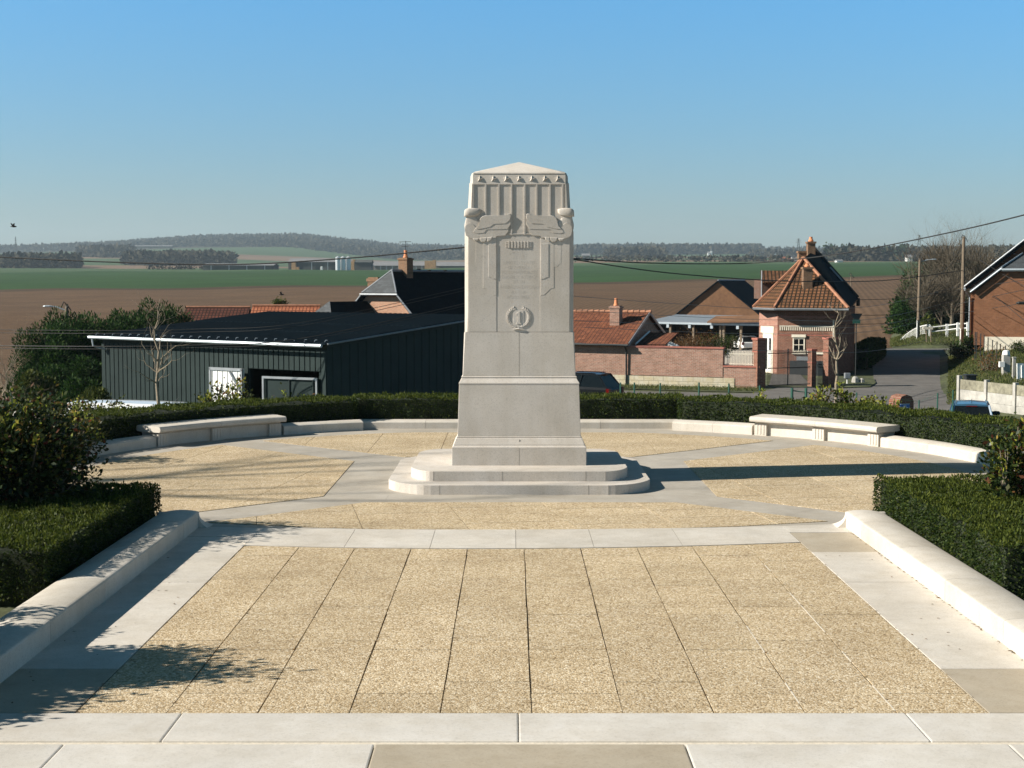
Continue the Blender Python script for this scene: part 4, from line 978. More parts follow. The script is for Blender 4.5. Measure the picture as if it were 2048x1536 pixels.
def gable_house(name, label, T, w, L, eave, ridge, wallmat, roofmat, over=.3, hip=0, th=.14, ridgemat=None, loc=None):
    """local x: width (gable side), y: length away, gable faces -y.  hip = height of the clipped gable"""
    o = T @ Vector((0,0,0)); t = thing(name, label, 'house', o); h = w/2; s = (ridge-eave)/h
    zc = ridge - hip; xc = (ridge-zc)/s
    m = mbT(T)
    if hip: P = [(-h,0),(h,0),(h,eave),(xc,zc),(-xc,zc),(-h,eave)]
    else: P = [(-h,0),(h,0),(h,eave),(0,ridge),(-h,eave)]
    n = len(P); m.add([(x,0,z) for x,z in P]+[(x,L,z) for x,z in P], [tuple(range(n)), tuple(range(n,2*n))[::-1]]+[(i,n+i,n+(i+1)%n,(i+1)%n) for i in range(n)])
    part('wall', m, wallmat, t)
    m = mbT(T); e = eave - over*s; hw = h + over; y0 = -over; hy = hip*.9/s if hip else 0
    for sg in (-1, 1):
        if hip:
            q = [(sg*hw,y0,e+.05),(sg*hw,L+over,e+.05),(0,L+over,ridge+.05),(0,y0+hy,ridge+.05),(sg*xc,y0,zc+.05)]
        else: q = [(sg*hw,y0,e+.05),(sg*hw,L+over,e+.05),(0,L+over,ridge+.05),(0,y0,ridge+.05)]
        if sg < 0: q = q[::-1]
        m.slab(q, th)
    if hip: m.slab([(-xc-.02,y0-.03,zc+.03),(xc+.02,y0-.03,zc+.03),(0,y0+hy+.02,ridge+.07)], th*.6)
    rf = part('roof', m, roofmat, t)
    m = mbT(T); m.tube([(0, y0+hy, ridge+.06), (0, L+over, ridge+.06)], .09, 6); part('ridge', m, ridgemat or M['zinc'], rf)
    return t, rf, (hw, e, y0, xc, zc, hy)
# slate-roofed house behind the barn
TS = frame((W(766, 563, 82).x, 82, -2.2), -34.7)
t, rf, g = gable_house('slate_house', 'house with big dark slate roof and clipped brick gable behind the metal barn', TS, 7.3, 15, 2.5, 6.15, M['brickg'], M['slated'], .35, 1.25)
m = mbT(TS); hw, e, y0, xc, zc, hy = g
m.tube([(-xc-.1, y0-.06, zc-.02), (xc+.1, y0-.06, zc-.02)], .055, 6); m.tube([(xc, y0-.04, zc), (hw, y0-.04, e)], .05, 5); m.tube([(-xc, y0-.04, zc), (-hw, y0-.04, e)], .05, 5)
m.tube([(xc, y0-.02, zc+.08), (0, y0+hy, 6.25)], .045, 5); m.tube([(-xc, y0-.02, zc+.08), (0, y0+hy, 6.25)], .045, 5); part('verge_trim', m, M['zinc'], rf)
m = mbT(TS); m.slab([(-xc-.02,y0-.05,zc+.06),(xc+.02,y0-.05,zc+.06),(0,y0+hy,6.24)], .03); part('hip_slates', m, M['slate'], rf)  # lit hip in paler slate; the slopes' darker copy has shade in its colour
chimney(TS, .1, 1.9, .62, .55, 5.4, 6.95, M['CH'], rf, 1)
m = mbT(TS); m.tube([(.1,1.9,6.9),(.1,1.9,7.9)], .02, 4); m.tube([(-.35,1.9,7.85),(.5,1.9,7.85)], .015, 4); m.tube([(-.2,1.9,7.6),(.35,1.9,7.6)], .015, 4); part('aerial', m, M['iron'], rf)
chimney(TS, -3.0, 3.0, .8, .65, 2.5, 5.85, M['CH'], rf, 0, .25, False)
# low outbuilding with a lean slate roof, in front on its left
pL = G(628, 700, 0); TO = frame((xat(622, 79), 79, -2.2), -34.7)
t = thing('outbuilding', 'low outbuilding with dark slate roof between the metal barn and the slate house', 'outbuilding', (xat(662, 79), 79, -2.2))
m = mbT(TO); m.box(-1.6, 1.6, 0, 5.0, 0, 2.6); part('wall', m, M['brickg'], t)
m = mbT(TO); rz = 4.52-.02; m.add([(-1.75,-.2,2.7),(1.75,-.2,2.7),(1.75,5.2,2.7),(-1.75,5.2,2.7),(.1,1.4,rz),(.1,5.2,rz)], [(0,1,4),(1,2,5,4),(3,0,4,5),(2,3,5),(0,3,2,1)]); part('roof', m, M['slated'], t)
m = mbT(TO); m.slab([(-1.78,-.23,2.74),(1.78,-.23,2.74),(.1,1.38,rz+.04)], .03); part('hip_slates', m, M['slate'], t)  # paler copy of the slate for the lit hip, over the shade-coloured roof
# two tile-roofed sheds peeping over the barn roof
def shed(px0, px1, pyt, pyb, d, label, mat):
    a, b = W(px0, pyt, d), W(px1, pyt, d); c_ = (a.x+b.x)/2; t = thing('tiled_shed', label, 'shed', (c_, d, -2.2)); lo = zat(pyb, d-1.2) - .9; m = MB()
    m.box(a.x+.15, b.x-.15, d-2.2, d+2.2, -2.2, lo+.1); part('wall', m, M['brickd'], t)
    m = MB()
    for s in (-1, 1):
        q = [(a.x,d+s*2.5,lo),(b.x,d+s*2.5,lo),(b.x,d,a.z),(a.x,d,a.z)]; m.slab(q if s < 0 else q[::-1], .08)
    r = part('roof', m, mat, t); m = MB(); m.tube([(a.x-.02,d,a.z+.03),(b.x+.02,d,a.z+.03)], .08, 6); part('ridge', m, M['ridge'], r); return t
shed(505, 640, 612, 634, 84, 'low shed with bright orange tile roof just above the metal barn roof', M['tileso'])
shed(372, 500, 615, 634, 86, 'low shed with dark red tile roof left of the orange-tiled one', M['tilesd'])
# ------------------------------------------------ brick yard wall, tiled cottage
TW = frame((6.12, 79.3, -2.2), -23.5)
t = thing('brick_wall', 'long pinkish brick wall with white stone base and red coping along the road', 'wall', TW @ Vector((0,0,0)))
m = mbT(TW); m.box(.12, 5.46, 0, .38, .55, 2.05); m.box(5.46, 7.42, .03, .36, .5, 1.10); part('brickwork', m, M['brickp'], t)
m = mbT(TW); m.box(.12, 6.1, -.03, .42, -.1, .52); part('stone_base', m, M['ashlar'], t)
m = mbT(TW); m.box(6.1, 7.42, .0, .39, -.1, .50); part('stone_base', m, M['brickp'], t)
m = mbT(TW); m.box(.3, 5.50, -.04, .42, 2.05, 2.13); part('coping', m, M['coping'], t)
m = mbT(TW); m.box(5.48, 7.44, -.02, .42, 1.10, 1.18); part('coping', m, M['coping'], t)
t = thing('iron_railing', 'low pale iron railing on top of the low end of the brick wall', 'railing', TW @ Vector((6.4, .2, 1.18)))
m = mbT(TW)
for i in range(22): x = 5.66+i*.082; h_ = .78 + (.0 if i > 2 else .1); m.tube([(x,.2,1.18),(x,.2,1.18+h_)], .013, 4)
part('bars', m, M['cream'], t)
m = mbT(TW); m.box(5.6, 7.4, .185, .215, 1.24, 1.275); m.box(5.6, 7.4, .185, .215, 1.78, 1.815); part('rails', m, M['cream'], t)
t = thing('brick_cottage', 'low brick cottage with mottled red tile roof and tall chimney right behind the pillar', 'house', TW @ Vector((0,0,0)))
m = mbT(TW); E0, RZ, DW = 2.32, 3.86, 3.4; LX = -8.0
m.add([(LX,0,.55),(.1,0,.55),(.1,2*DW,.55),(LX,2*DW,.55),(LX,0,E0),(.1,0,E0),(.1,2*DW,E0),(LX,2*DW,E0),(LX,DW,RZ-.08),(.1,DW,RZ-.08)], [(0,1,5,4),(2,3,7,6),(1,2,6,9,5),(3,0,4,8,7),(4,5,9,8),(6,7,8,9)]); part('wall', m, M['brickp'], t)
m = mbT(TW); m.box(LX, .1, -.03, .4, -.1, .549); part('stone_base', m, M['ashlar'], t)
m = mbT(TW)
for s in (0, 1):
    ya, yb = (-.3, DW) if s == 0 else (2*DW+.3, DW); q = [(LX-.2,ya,E0-.12),(.28,ya,E0-.12),(.28,yb,RZ),(LX-.2,yb,RZ)]; m.slab(q if s == 0 else q[::-1], .09)
rf = part('roof', m, M['tiles'], t)
for i in range(22): m = mbT(TW); x = -7.2+i*.345; m.tube([(x,DW,RZ+.03),(x+.33,DW,RZ+.05)], [.085,.11], 7); part('ridge_tile', m, M['ridge'], rf)
m = mbT(TW); m.tube([(LX,-.38,E0-.12),(.3,-.38,E0-.16)], .07, 6); part('gutter', m, M['iron'], t)
m = mbT(TW); m.tube([(.1,-.38,E0-.16),(.12,-.10,E0-.45),(.12,-.08,.0)], .05, 6); part('downpipe', m, M['iron'], t)
m = mbT(TW); m.box(.2,.30,-.32,DW,E0-.2,E0-.1) if False else m.add([(.29,-.3,E0-.22),(.29,DW,RZ-.1),(.29,2*DW+.3,E0-.22),(.29,-.3,E0-.04),(.29,DW,RZ+.06),(.29,2*DW+.3,E0-.04),(.33,-.3,E0-.22),(.33,DW,RZ-.1),(.33,2*DW+.3,E0-.22),(.33,-.3,E0-.04),(.33,DW,RZ+.06),(.33,2*DW+.3,E0-.04)], [(6,7,10,9),(7,8,11,10),(0,3,4,1),(1,4,5,2),(3,9,10,4),(4,10,11,5)]); part('verge_board', m, M['zinc'], rf)
chimney(TW, -1.25, 2.1, .56, .56, 2.75, 4.25, M['brickp'], rf, 1, .14)
t = thing('lean_to', 'little tiled lean-to with white edge against the gable of the tiled cottage', 'shed', TW @ Vector((1.0, 2, 0)))
m = mbT(TW); m.box(.14, 1.9, 1.2, 4.2, .1, 1.9); part('wall', m, M['brickd'], t)
m = mbT(TW); m.slab([(.35,.9,2.2),(2.0,.9,2.2),(2.0,3.2,2.75),(.35,3.2,2.75)], .08); rf = part('roof', m, M['tiles'], t)
m = mbT(TW); m.tube([(.34,.85,2.2),(.34,3.2,2.8)], .06, 4); part('verge_board', m, M['white'], rf)
# carport far down the yard, brown-clad barn behind it
P0, P1 = W(1303, 0, 150), W(1548, 0, 142); a0 = Vector((P0.x, 150, 0)); a1 = Vector((P1.x, 142, 0)); LC = (a1-a0).length; TC = frame((a0.x, a0.y, -3.7), math.degrees(math.atan2(a1.y-a0.y, a1.x-a0.x)))
t = thing('carport', 'open carport with pale metal roof edge and wooden posts beyond the yard', 'carport', TC @ Vector((0,0,0)))
m = mbT(TC); m.slab([(-.3,-.4,3.02),(LC,-.4,3.02),(LC,6,3.62),(-.3,6,3.62)], .1); rf = part('roof', m, M['zinc'], t)
m = mbT(TC); m.box(-.3, LC, -.48, -.38, 2.78, 2.98); part('gutter', m, M['galv'], rf)
for px_ in (1352, 1402, 1459, 1466, 1502):
    x = (xat(px_, 147)-a0.x)*1.06; m = mbT(TC); m.box(x-.11, x+.11, -.1, .1, 0, 2.8); part('post', m, M['wood'], t)
for px_ in (1352, 1399, 1446, 1500):
    x = (xat(px_, 147)-a0.x)*1.06; m = mbT(TC); m.box(x-.14, x+.14, -.6, -.5, 2.45, 2.85); part('bracket', m, M['galv'], t)
m = mbT(TC); m.box(-.3, LC, 6, 6.2, -.3, 3.5); m.box(-.35, -.25, .4, 6, -.3, 3.1); part('back_wall', m, M['dark'], t)  # near-black walls: the shade under the carport roof is in their colour
m = mbT(TC); m.slab([(7.2,-1.0,3.12),(LC+.4,-1.0,3.30),(LC+.4,.9,3.85),(7.2,.9,3.66)], .12); part('side_roof', m, M['woodl'], rf)
TB = frame((xat(1437, 176), 176, -3.0), -20)
t, rf, g = gable_house('brown_barn', 'barn with plain brown gable and dark green-blue roof behind the carport', TB, 10.6, 16, 2.3, 6.5, M['woodl'], M['roofsteel'], .35)
# russet and green bushes and a heap of sacks in the yard
def bush(px, top, base, d, r, mat, label, seed, n=2600, size=.10, cat='bush', stems=24):
    p = W(px, 563, d); zb = ground_z(p.x, d) if base is None else zat(base, d); return shrub('bush', label, (p.x, d, zb), r, zat(top, d)-zb, n, mat, size, stems, seed=seed, spiky=.4, cat=cat)
bush(1395, 668, 712, 97, 1.5, [M['redstem']], 'russet dry bush above the brick wall', 41)
bush(1362, 676, 712, 95, .8, [M['redstem']], 'small dry yellowish bush left of the russet one', 44, 1200)
bush(1440, 668, 715, 96, 1.25, [M['hedge']], 'round dark green bush above the right end of the brick wall', 42)
t = thing('sacks', 'heap of white sacks beside a pale barrel behind the brick wall', 'sacks', (xat(1338, 88), 88, -.75)); rnd = random.Random(9)
for i in range(6):
    m = MB(); c = Vector((xat(1326+i*5, 88), 88, zat(690-3*math.sin(i*.9), 88))); m.rings([[c + Vector((dx, .22*q*math.cos(a*.785), (.13*q+rnd.gauss(0,.015))*math.sin(a*.785))) for a in range(8)] for dx, q in ((-.25,.3),(-.15,1),(.12,1.05),(.25,.3))]); part('sack', m, M['white'], t, smooth=True)
m = MB(); c = Vector((xat(1322, 88), 88, zat(694, 88))); m.lathe(c, [(.2,0),(.24,.1),(.24,.45),(.2,.55),(.12,.6)], 12); part('barrel', m, M['zinc'], t)
# ------------------------------------------------ brick house with pavilion roof
bh = thing('brick_house', 'two-colour brick house with steep mossy tile roof and three chimneys at the road junction', 'house', (xat(1610, 90), 90, -2.2))
Q = [(1520, 91.0), (1557, 88.0), (1670, 86.8), (1711, 92.5), (1711, 98), (1530, 98)]; PL = [(xat(p, d), d) for p, d in Q]; ZE = 1.80
m = MB(); m.prism(PL, -2.3, ZE); part('wall', m, M['brickh'], bh)
def facewall(i, s0, s1, z0, z1, out, depth=.0):
    """box on wall segment i between fractions s0..s1 standing out by out"""
    a = Vector((*PL[i], 0)); b = Vector((*PL[i+1], 0)); t_ = (b-a); n = Vector((t_.y, -t_.x, 0)).normalized(); L = t_.length
    p, q = a + t_*s0, a + t_*s1; return [p+n*out, q+n*out, q-n*depth, p-n*depth], z0, z1
def fw(name, i, s0, s1, py0, py1, out, mat, parent, dd=None, depth=.02, lab=None):
    d = dd or (PL[i][1]*(1-(s0+s1)/2) + PL[i+1][1]*(s0+s1)/2); q, _, _ = facewall(i, s0, s1, 0, 0, out, depth); m = MB(); m.prism([(p.x, p.y) for p in q], zat(py1, d), zat(py0, d)); return part(name, m, mat, parent, label=lab)
def fr(px): return (px-1557)/(1670-1557)
fw('quoin', 0, .0, 1.0, 627, 655, .02, M['quoin'], bh); fw('quoin', 0, .78, 1.0, 655, 745, .02, M['quoin'], bh); fw('quoin', 0, 0, .18, 655, 745, .02, M['quoin'], bh)
fw('pediment', 0, .12, .82, 652, 666, .06, M['cream'], bh); 
dsur = fw('door_surround', 0, .22, .78, 660, 745, .045, M['cream'], bh)
door = fw('door', 0, .28, .72, 668, 743, .06, M['white'], bh); fw('glass', 0, .36, .50, 676, 738, .075, M['glass'], door); fw('glass', 0, .60, .70, 676, 700, .075, M['glass'], door)
m = MB(); tw = []
for i in range(25):
    s = fr(1562 + i*4.3); q, _, _ = facewall(1, s-.008, s+.009, 0, 0, .05, .01); m.prism([(p.x, p.y) for p in q], zat(661.5, 87.2), zat(654.3, 87.2))
q, _, _ = facewall(1, fr(1560), fr(1668), 0, 0, .055, .01); m.prism([(p.x, p.y) for p in q], zat(654, 87.2), zat(651.6, 87.2)); part('dentil_course', m, M['cream'], bh)
for yy in ((633, 634.5), (670, 671.5)): fw('brick_band', 1, .0, .98, yy[0], yy[1], .03, M['coping'], bh)
wn = fw('window', 1, fr(1588.5), fr(1611), 676, 704, .02, M['glass'], bh)
for a, b, c_, d_ in ((1587.5,1590,675,704),(1609.5,1612,675,704),(1590,1609.5,675,678),(1590,1609.5,701.5,704),(1599.3,1600.6,678,701.5),(1590,1599.2,689,690.2),(1600.7,1609.5,689,690.2)): fw('window_frame', 1, fr(a), fr(b), c_, d_, .04, M['cream'], wn)
fw('window_hood', 1, fr(1564.5+21), fr(1614), 669, 674.5, .12, M['cream'], bh); fw('window_sill', 1, fr(1586), fr(1614), 705, 708, .12, M['cream'], bh)
m = MB()
for i in range(6): s = fr(1599 + i*3.6); q, _, _ = facewall(1, s, s+.013, 0, 0, .05, .01); m.prism([(p.x, p.y) for p in q], zat(708, 87.2), zat(701, 87.2))
part('dentil_course', m, M['cream'], bh)
fw('lintel', 1, fr(1633), fr(1658), 704, 708.5, .08, M['cream'], bh); fw('garage_lintel', 1, fr(1596), fr(1624), 713, 721, .06, M['zinc'], bh)
gd = fw('garage_opening', 1, fr(1582), fr(1622), 721.5, 750, .02, M['garageshade'], bh); fw('garage_opening', 1, fr(1632), fr(1660), 722, 752, .02, M['garageshade'], bh)  # flat near-black panels stand in for the shade inside the openings
fw('drain_pipe', 1, fr(1667.5), fr(1669.8), 640, 715, .1, M['cream'], bh)
# pavilion roof
EC = [(xat(1507,89.6),89.6), (xat(1549,87.2),87.2), (xat(1698,85.8),85.8), (xat(1717,92.3),92.3), (xat(1715,99),99), (xat(1515,99),99)]; ze = zat(617, 86.3)
A1 = Vector((xat(1606, 91.2), 91.2, zat(517, 91.2))); A2 = Vector((xat(1629, 93.5), 93.5, zat(499, 93.5))); ap = A1
vs = [Vector((x, y, ze)) for x, y in EC]; vs[3].z = vs[4].z = zat(596, 92.3); lo = [v - Vector((0,0,.12)) for v in vs]
m = MB(); m.add(vs + [A1, A2] + lo, [(0,1,6),(1,2,6),(4,5,6,7),(5,0,6)] + [(i, 8+i, 8+(i+1)%6, (i+1)%6) for i in range(6)] + [(13,12,11,10,9,8)])
prf = part('roof', m, M['tilesm'], bh)
for i in (0, 1, 2): m = MB(); m.tube([vs[i]+Vector((0,0,.03)), ap+Vector((0,0,.05))], .10, 6); part('hip_ridge', m, M['ridge'], prf)
m = MB(); m.tube([v+Vector((0,-.05,-.06)) for v in vs[:3]], .07, 6); part('gutter', m, M['zinc'], prf)
def cbox(name, px0, px1, pyt, pyb, d, dp, mat, parent, pot=None, cap=True):
    a, b = xat(px0, d), xat(px1, d); zt, zb = zat(pyt, d), zat(pyb, d); m = MB(); m.box(a, b, d, d+dp, zb, zt-.12); 
    if cap: m.box(a-.05, b+.05, d-.05, d+dp+.05, zt-.12, zt)
    o = part(name, m, mat, parent)
    if pot: mm = MB(); mm.lathe(((a+b)/2, d+dp/2, zt), [(.16,0),(.17,.06),(.12,.15),(.10,pot-.05),(.11,pot)], 10); part('chimney_pot', mm, M['clay'], o)
    return o
CH = M['CH']
cbox('chimney', 1607, 1625, 534, 602, 88.3, .6, CH, prf, .22); cbox('chimney', 1597, 1612, 502, 545, 93.0, .55, CH, prf)
# right-hand slopes, shade put into their near-black colour; wing back along the lane
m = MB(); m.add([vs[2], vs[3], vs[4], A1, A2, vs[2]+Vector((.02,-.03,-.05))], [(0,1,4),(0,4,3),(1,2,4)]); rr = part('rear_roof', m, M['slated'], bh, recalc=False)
m = MB(); q = [A2.lerp(vs[3], .30), A2.lerp(vs[3], .62)]; m.tube([q[0].lerp(vs[2], .10)+Vector((0,-.05,.05)), q[1].lerp(vs[2], .10)+Vector((0,-.05,.05))], .07, 4); part('roof_light', m, M['zinc'], rr)
m = MB(); m.tube([A2+Vector((0,0,.05)), vs[3]+Vector((0,0,.05))], .10, 5); m.tube([vs[3], vs[3]-Vector((0,0,.5))], .12, 6); part('verge_trim', m, M['iron'], rr)
m = MB(); xa_, xb_ = lambda d: xat(1640, d), lambda d: xat(1706, d); zw = 1.9
m.add([(xa_(98.1),98.1,-2.3),(xb_(98.1),98.1,-2.3),(xb_(118),118,-2.3),(xa_(118),118,-2.3),(xa_(98.1),98.1,zw-1),(xb_(98.1),98.1,zw-1),(xb_(118),118,zw-1),(xa_(118),118,zw-1)], [(0,1,5,4),(1,2,6,5),(2,3,7,6),(3,0,4,7),(4,5,6,7)]); rw = part('rear_wing', m, M['brickh'], bh)
m = MB(); m.add([(xa_(98),98,zw-1),(xb_(98)+.2,98,zw-1),(xb_(118.3)+.2,118.3,zw-1),(xa_(118),118.3,zw-1),(xb_(98)-1.1,98,zw+.9),(xb_(118.3)-1.1,118.3,zw+1.2)], [(0,1,4),(1,2,5,4),(2,3,5),(3,0,4,5),(0,3,2,1)]); part('wing_roof', m, M['slated'], rw)
cbox('chimney', 1615, 1630, 483, 530, 92.6, .55, CH, rr, .30)
m = MB(); dd = 92.6; m.prism([(xat(1524,dd),dd),(xat(1548,dd),dd),(xat(1560,dd),dd+3),(xat(1524,dd),dd+3)], zat(598,dd), zat(560,dd)); dm = part('dormer', m, M['brickd'], bh)
m = MB(); m.slab([(xat(1521,dd),dd-.3,zat(566,dd)),(xat(1566,dd),dd-.3,zat(562,dd)),(xat(1580,dd+2),dd+2.5,zat(541,dd+2)),(xat(1523,dd+2),dd+2.5,zat(541,dd+2))], .1); part('dormer_roof', m, M['tilesm'], dm)
m = MB(); m.tube([(xat(1522,dd),dd-.3,zat(541,dd)),(xat(1522,dd),dd-.3,zat(595,dd))], .05, 5); part('dormer_trim', m, M['zinc'], dm)
# ------------------------------------------------ gate piers and gates
def pier(label, px0, px1, pyt, pyb, d, dp=.5, extra=0):
    a, b = xat(px0, d), xat(px1, d); zt = zat(pyt, d); t = thing('gate_pier', label, 'gate pier', ((a+b)/2, d, -2.2), 'brick gate piers'); m = MB(); T = frame(((a+b)/2, d, 0), 22)
    w2 = (b-a)/2*.80; m.T = T; m.box(-w2, w2, 0, dp, -2.3, zt-.1); part('shaft', m, M['brickh'], t); m = mbT(T); m.box(-w2-.04, w2+.04, -.04, dp+.04, zt-.1, zt); m.box(-w2-.02, w2+.02, -.02, dp+.02, zt-.75, zt-.69); part('coping', m, M['coping'], t)
    return t
pier('tall brick gate pier with red coping at the right end of the brick wall', 1513, 1537, 676, 775, 76.4)
pier('slim brick gate pier between the wide gate and the small gate', 1624, 1637, 698, 773, 78.0, .4)
pier('brick gate pier with red coping behind the bare sapling', 1655, 1680, 675, 775, 77.4)
def gate(label, px0, px1, pyt, pyb, d0, d1, n, mid=None):
    a = Vector((xat(px0,d0), d0, 0)); b = Vector((xat(px1,d1), d1, 0)); t = thing('iron_gate', label, 'gate', ((a.x+b.x)/2, (d0+d1)/2, -2.2)); zt = zat(pyt, d0); zb = -2.1; m = MB()
    for i in range(n+1): p = a.lerp(b, i/n); m.tube([(p.x,p.y,zb),(p.x,p.y,zt)], .011, 4)
    part('bars', m, M['iron'], t); m = MB()
    for z in (zb+.05, zb+.95, zt-.18): m.tube([(a.x,a.y,z),(b.x,b.y,z)], .022, 4)
    part('rails', m, M['iron'], t)
    if mid is not None: m = MB(); p = a.lerp(b, mid); m.tube([(p.x,p.y,zb),(p.x,p.y,zt+.05)], .035, 5); part('meeting_stile', m, M['iron'], t)
gate('wide black iron double gate in front of the brick house', 1538, 1623, 700, 770, 76.7, 77.9, 36, .47)
gate('small dark iron gate between the slim pier and the right pier', 1638, 1654, 722, 770, 78.0, 77.6, 8)
# street furniture near the junction
t = thing('letter_box', 'grey letter box on a short post at the grassy corner', 'letter box', (xat(1698, 79), 79, -2.2)); m = MB(); x = xat(1698, 79); m.box(x-.15, x+.15, 78.9, 79.2, zat(757,79), zat(746,79)); part('box', m, M['zinc'], t, bevel=.02); m = MB(); m.tube([(x,79.05,-2.2),(x,79.05,zat(757,79))], .035, 6); part('post', m, M['white'], t)
for i, (px_, s) in enumerate(((1714,.20),(1727,.15))):
    rnd = random.Random(i); m = MB(); c = Vector((xat(px_, 80), 80, -2.2)); m.lathe(c, [(s,-.05),(s*1.1,.1),(s*.9,s*1.6),(s*.4,s*2.1)], 7); solo('kerb_stone', m, M['conc'], ('larger' if i == 0 else 'smaller') + ' rough boundary stone on the grass corner by the letter box', 'stone', loc=c)
vg = MB(); vg.prism([(p.x, p.y) for p in [G(1672,778,-2.2), G(1740,776,-2.2), G(1752,768,-2.2), G(1748,760,-2.2), G(1690,760,-2.2)]], -2.2, -2.12); struct('grass_corner', vg, M['grass'])
t = thing('yield_sign', 'yield sign seen from behind with a small plate under it, right of the brick house', 'road sign', (xat(1714, 86), 86, -2.2)); x = xat(1714, 86)
m = MB(); m.tube([(x,86,-2.2),(x,86,zat(628,86))], .035, 6); part('post', m, M['iron'], t); m = MB(); zt = zat(627,86); m.add([(x-.34,85.95,zt),(x+.34,85.95,zt),(x,85.95,zt-.62),(x-.34,85.97,zt),(x+.34,85.97,zt),(x,85.97,zt-.62)], [(0,1,2),(5,4,3),(0,3,4,1),(1,4,5,2),(2,5,3,0)]); part('triangle', m, M['iron'], t); m = MB(); m.box(x-.22, x+.22, 85.94, 85.97, zat(647,86), zat(639,86)); part('plate', m, M['green'], t)
# dark evergreen screen beside the house, shading the lane
c = MB(); T = frame((xat(1718, 93), 93, -2.2), 72); c.T = T; c.box(0, 17, -.5, .5, 0, 1.2); t = thing('tall_hedge', 'tall dark hedge along the lane right of the brick house', 'hedge', (xat(1718, 93), 93, -2.2)); part('core', c, M['hedgecore'], t)
P, N = box_surface(0, 17, -.6, .6, .1, 1.35, 7000, ('t','v0','v1','u0','u1')); M3 = np.array(T.to_3x3()); P = P @ M3.T + np.array(T.translation)
leaves(P, N @ M3.T, .16, M['conifer'], 'foliage', t, .9)
# ------------------------------------------------ house on the right bank
rh = thing('brick_house', 'orange-brown brick house with big slate gable roof at the right edge', 'house', (xat(1960, 96), 96, -1.2))
d = 98.5; X = lambda px, dd: xat(px, dd); _c = Vector((xat(1942, d), d, 0)); TQ = Matrix.Translation(_c) @ Matrix.Rotation(R(-20), 4, 'Z') @ Matrix.Translation(-_c); s_ = (zat(420, d) - zat(568, d))/(X(2120, d)-X(1942, d)); xa = X(2120, d); za = zat(420, d); xl0 = X(1942, d); xr0 = 2*xa - xl0; z0 = zat(568, d)
m = mbT(TQ); P = [(xl0,-1.6),(xr0,-1.6),(xr0,z0),(xa,za),(xl0,z0)]; m.add([(x,d,z) for x,z in P]+[(x,d+10,z) for x,z in P], [(0,1,2,3,4),(9,8,7,6,5)]+[(i,5+i,5+(i+1)%5,(i+1)%5) for i in range(5)]); part('wall', m, M['bricko'], rh)
m = mbT(TQ); ov = .35
for sg in (-1, 1):
    xe = xa + sg*(xa-xl0+ov); q = [(xe,d-1.0,z0-ov*s_+.12),(xe,d+10.3,z0-ov*s_+.12),(xa,d+10.3,za+.12),(xa,d-1.0,za+.12)]; m.slab(q if sg > 0 else q[::-1], .22)
rf = part('roof', m, M['slated'], rh); m = mbT(TQ); m.tube([(xl0-ov-.02,d-1.05,z0-ov*s_+.12),(xa,d-1.05,za+.14)], .06, 5); part('verge_trim', m, M['zinc'], rf)
m = mbT(TQ); m.tube([(xl0-ov,d-1,z0-ov*s_),(xl0-ov,d+10,z0-ov*s_)], .08, 6); m.tube([(xl0-ov,d-.5,z0-.4),(xl0-.05,d-.1,z0-.9),(xl0-.05,d-.1,-1.4)], .05, 6); part('gutter', m, M['galv'], rh)
for k, px_ in enumerate((1993, 2018)): m = mbT(TQ); m.tube([(X(px_-12,d), d-1.0, zat(520-k*16,d)),(X(px_+12,d), d-.1, zat(526-k*16,d))], .025, 4); part('roof_stay', m, M['zinc'], rf)
_c2 = Vector((xat(1963, 92), 92, 0)); TQ = Matrix.Translation(_c2 + Vector((-.4,0,0))) @ Matrix.Rotation(R(-20), 4, 'Z') @ Matrix.Translation(-_c2); d2 = 92; Pp = [(1963,690),(2200,690),(2200,588),(2150,541),(2013,541),(1963,585)]; m = mbT(TQ); V = [(X(a,d2), d2, zat(b,d2)) for a,b in Pp]; n = 6
m.add(V+[(x,y+6.3,z) for x,y,z in V], [tuple(range(n)), tuple(range(n,2*n))[::-1]]+[(i,n+i,n+(i+1)%n,(i+1)%n) for i in range(n)]); an = part('annex_wall', m, M['bricko'], rh)
m = mbT(TQ); m.box(X(1985,d2)-.05, X(2200,d2), d2-.06, d2+.1, -1.4, zat(673,d2)); part('white_plinth', m, M['cream'], an)
m = mbT(TQ); a, b, c_, e = (X(1956,d2),d2-.25,zat(586,d2)+.1), (X(2013,d2),d2-.25,zat(538,d2)+.05), (X(2050,d2),d2+3,zat(508,d2)), (X(1956,d2),d2+6.3,zat(586,d2)+.1)
m.slab([a, b, c_, (c_[0],d2+6.3,c_[2]), e][::-1], .12); ar = part('annex_roof', m, M['slate'], rh)
m = mbT(TQ); m.slab([(X(2013,d2),d2-.3,zat(540,d2)+.08),(X(2150,d2),d2-.3,zat(540,d2)+.08),(X(2110,d2),d2+3,zat(508,d2)),(X(2050,d2),d2+3,zat(508,d2))], .08); part('hip_slates', m, M['slate'], ar)
m = mbT(TQ); m.tube([(X(1955,d2),d2-.32,zat(586,d2)+.06),(X(2013,d2),d2-.32,zat(539,d2)+.06)], .06, 5); m.tube([(X(2013,d2),d2-.36,zat(541,d2)+.03),(X(2150,d2),d2-.36,zat(541,d2)+.03)], .09, 5); m.tube([(X(2013,d2),d2-.28,zat(538,d2)+.1),(X(2050,d2),d2+3,zat(507,d2)+.05)], .05, 5); part('roof_trim', m, M['galv'], ar)
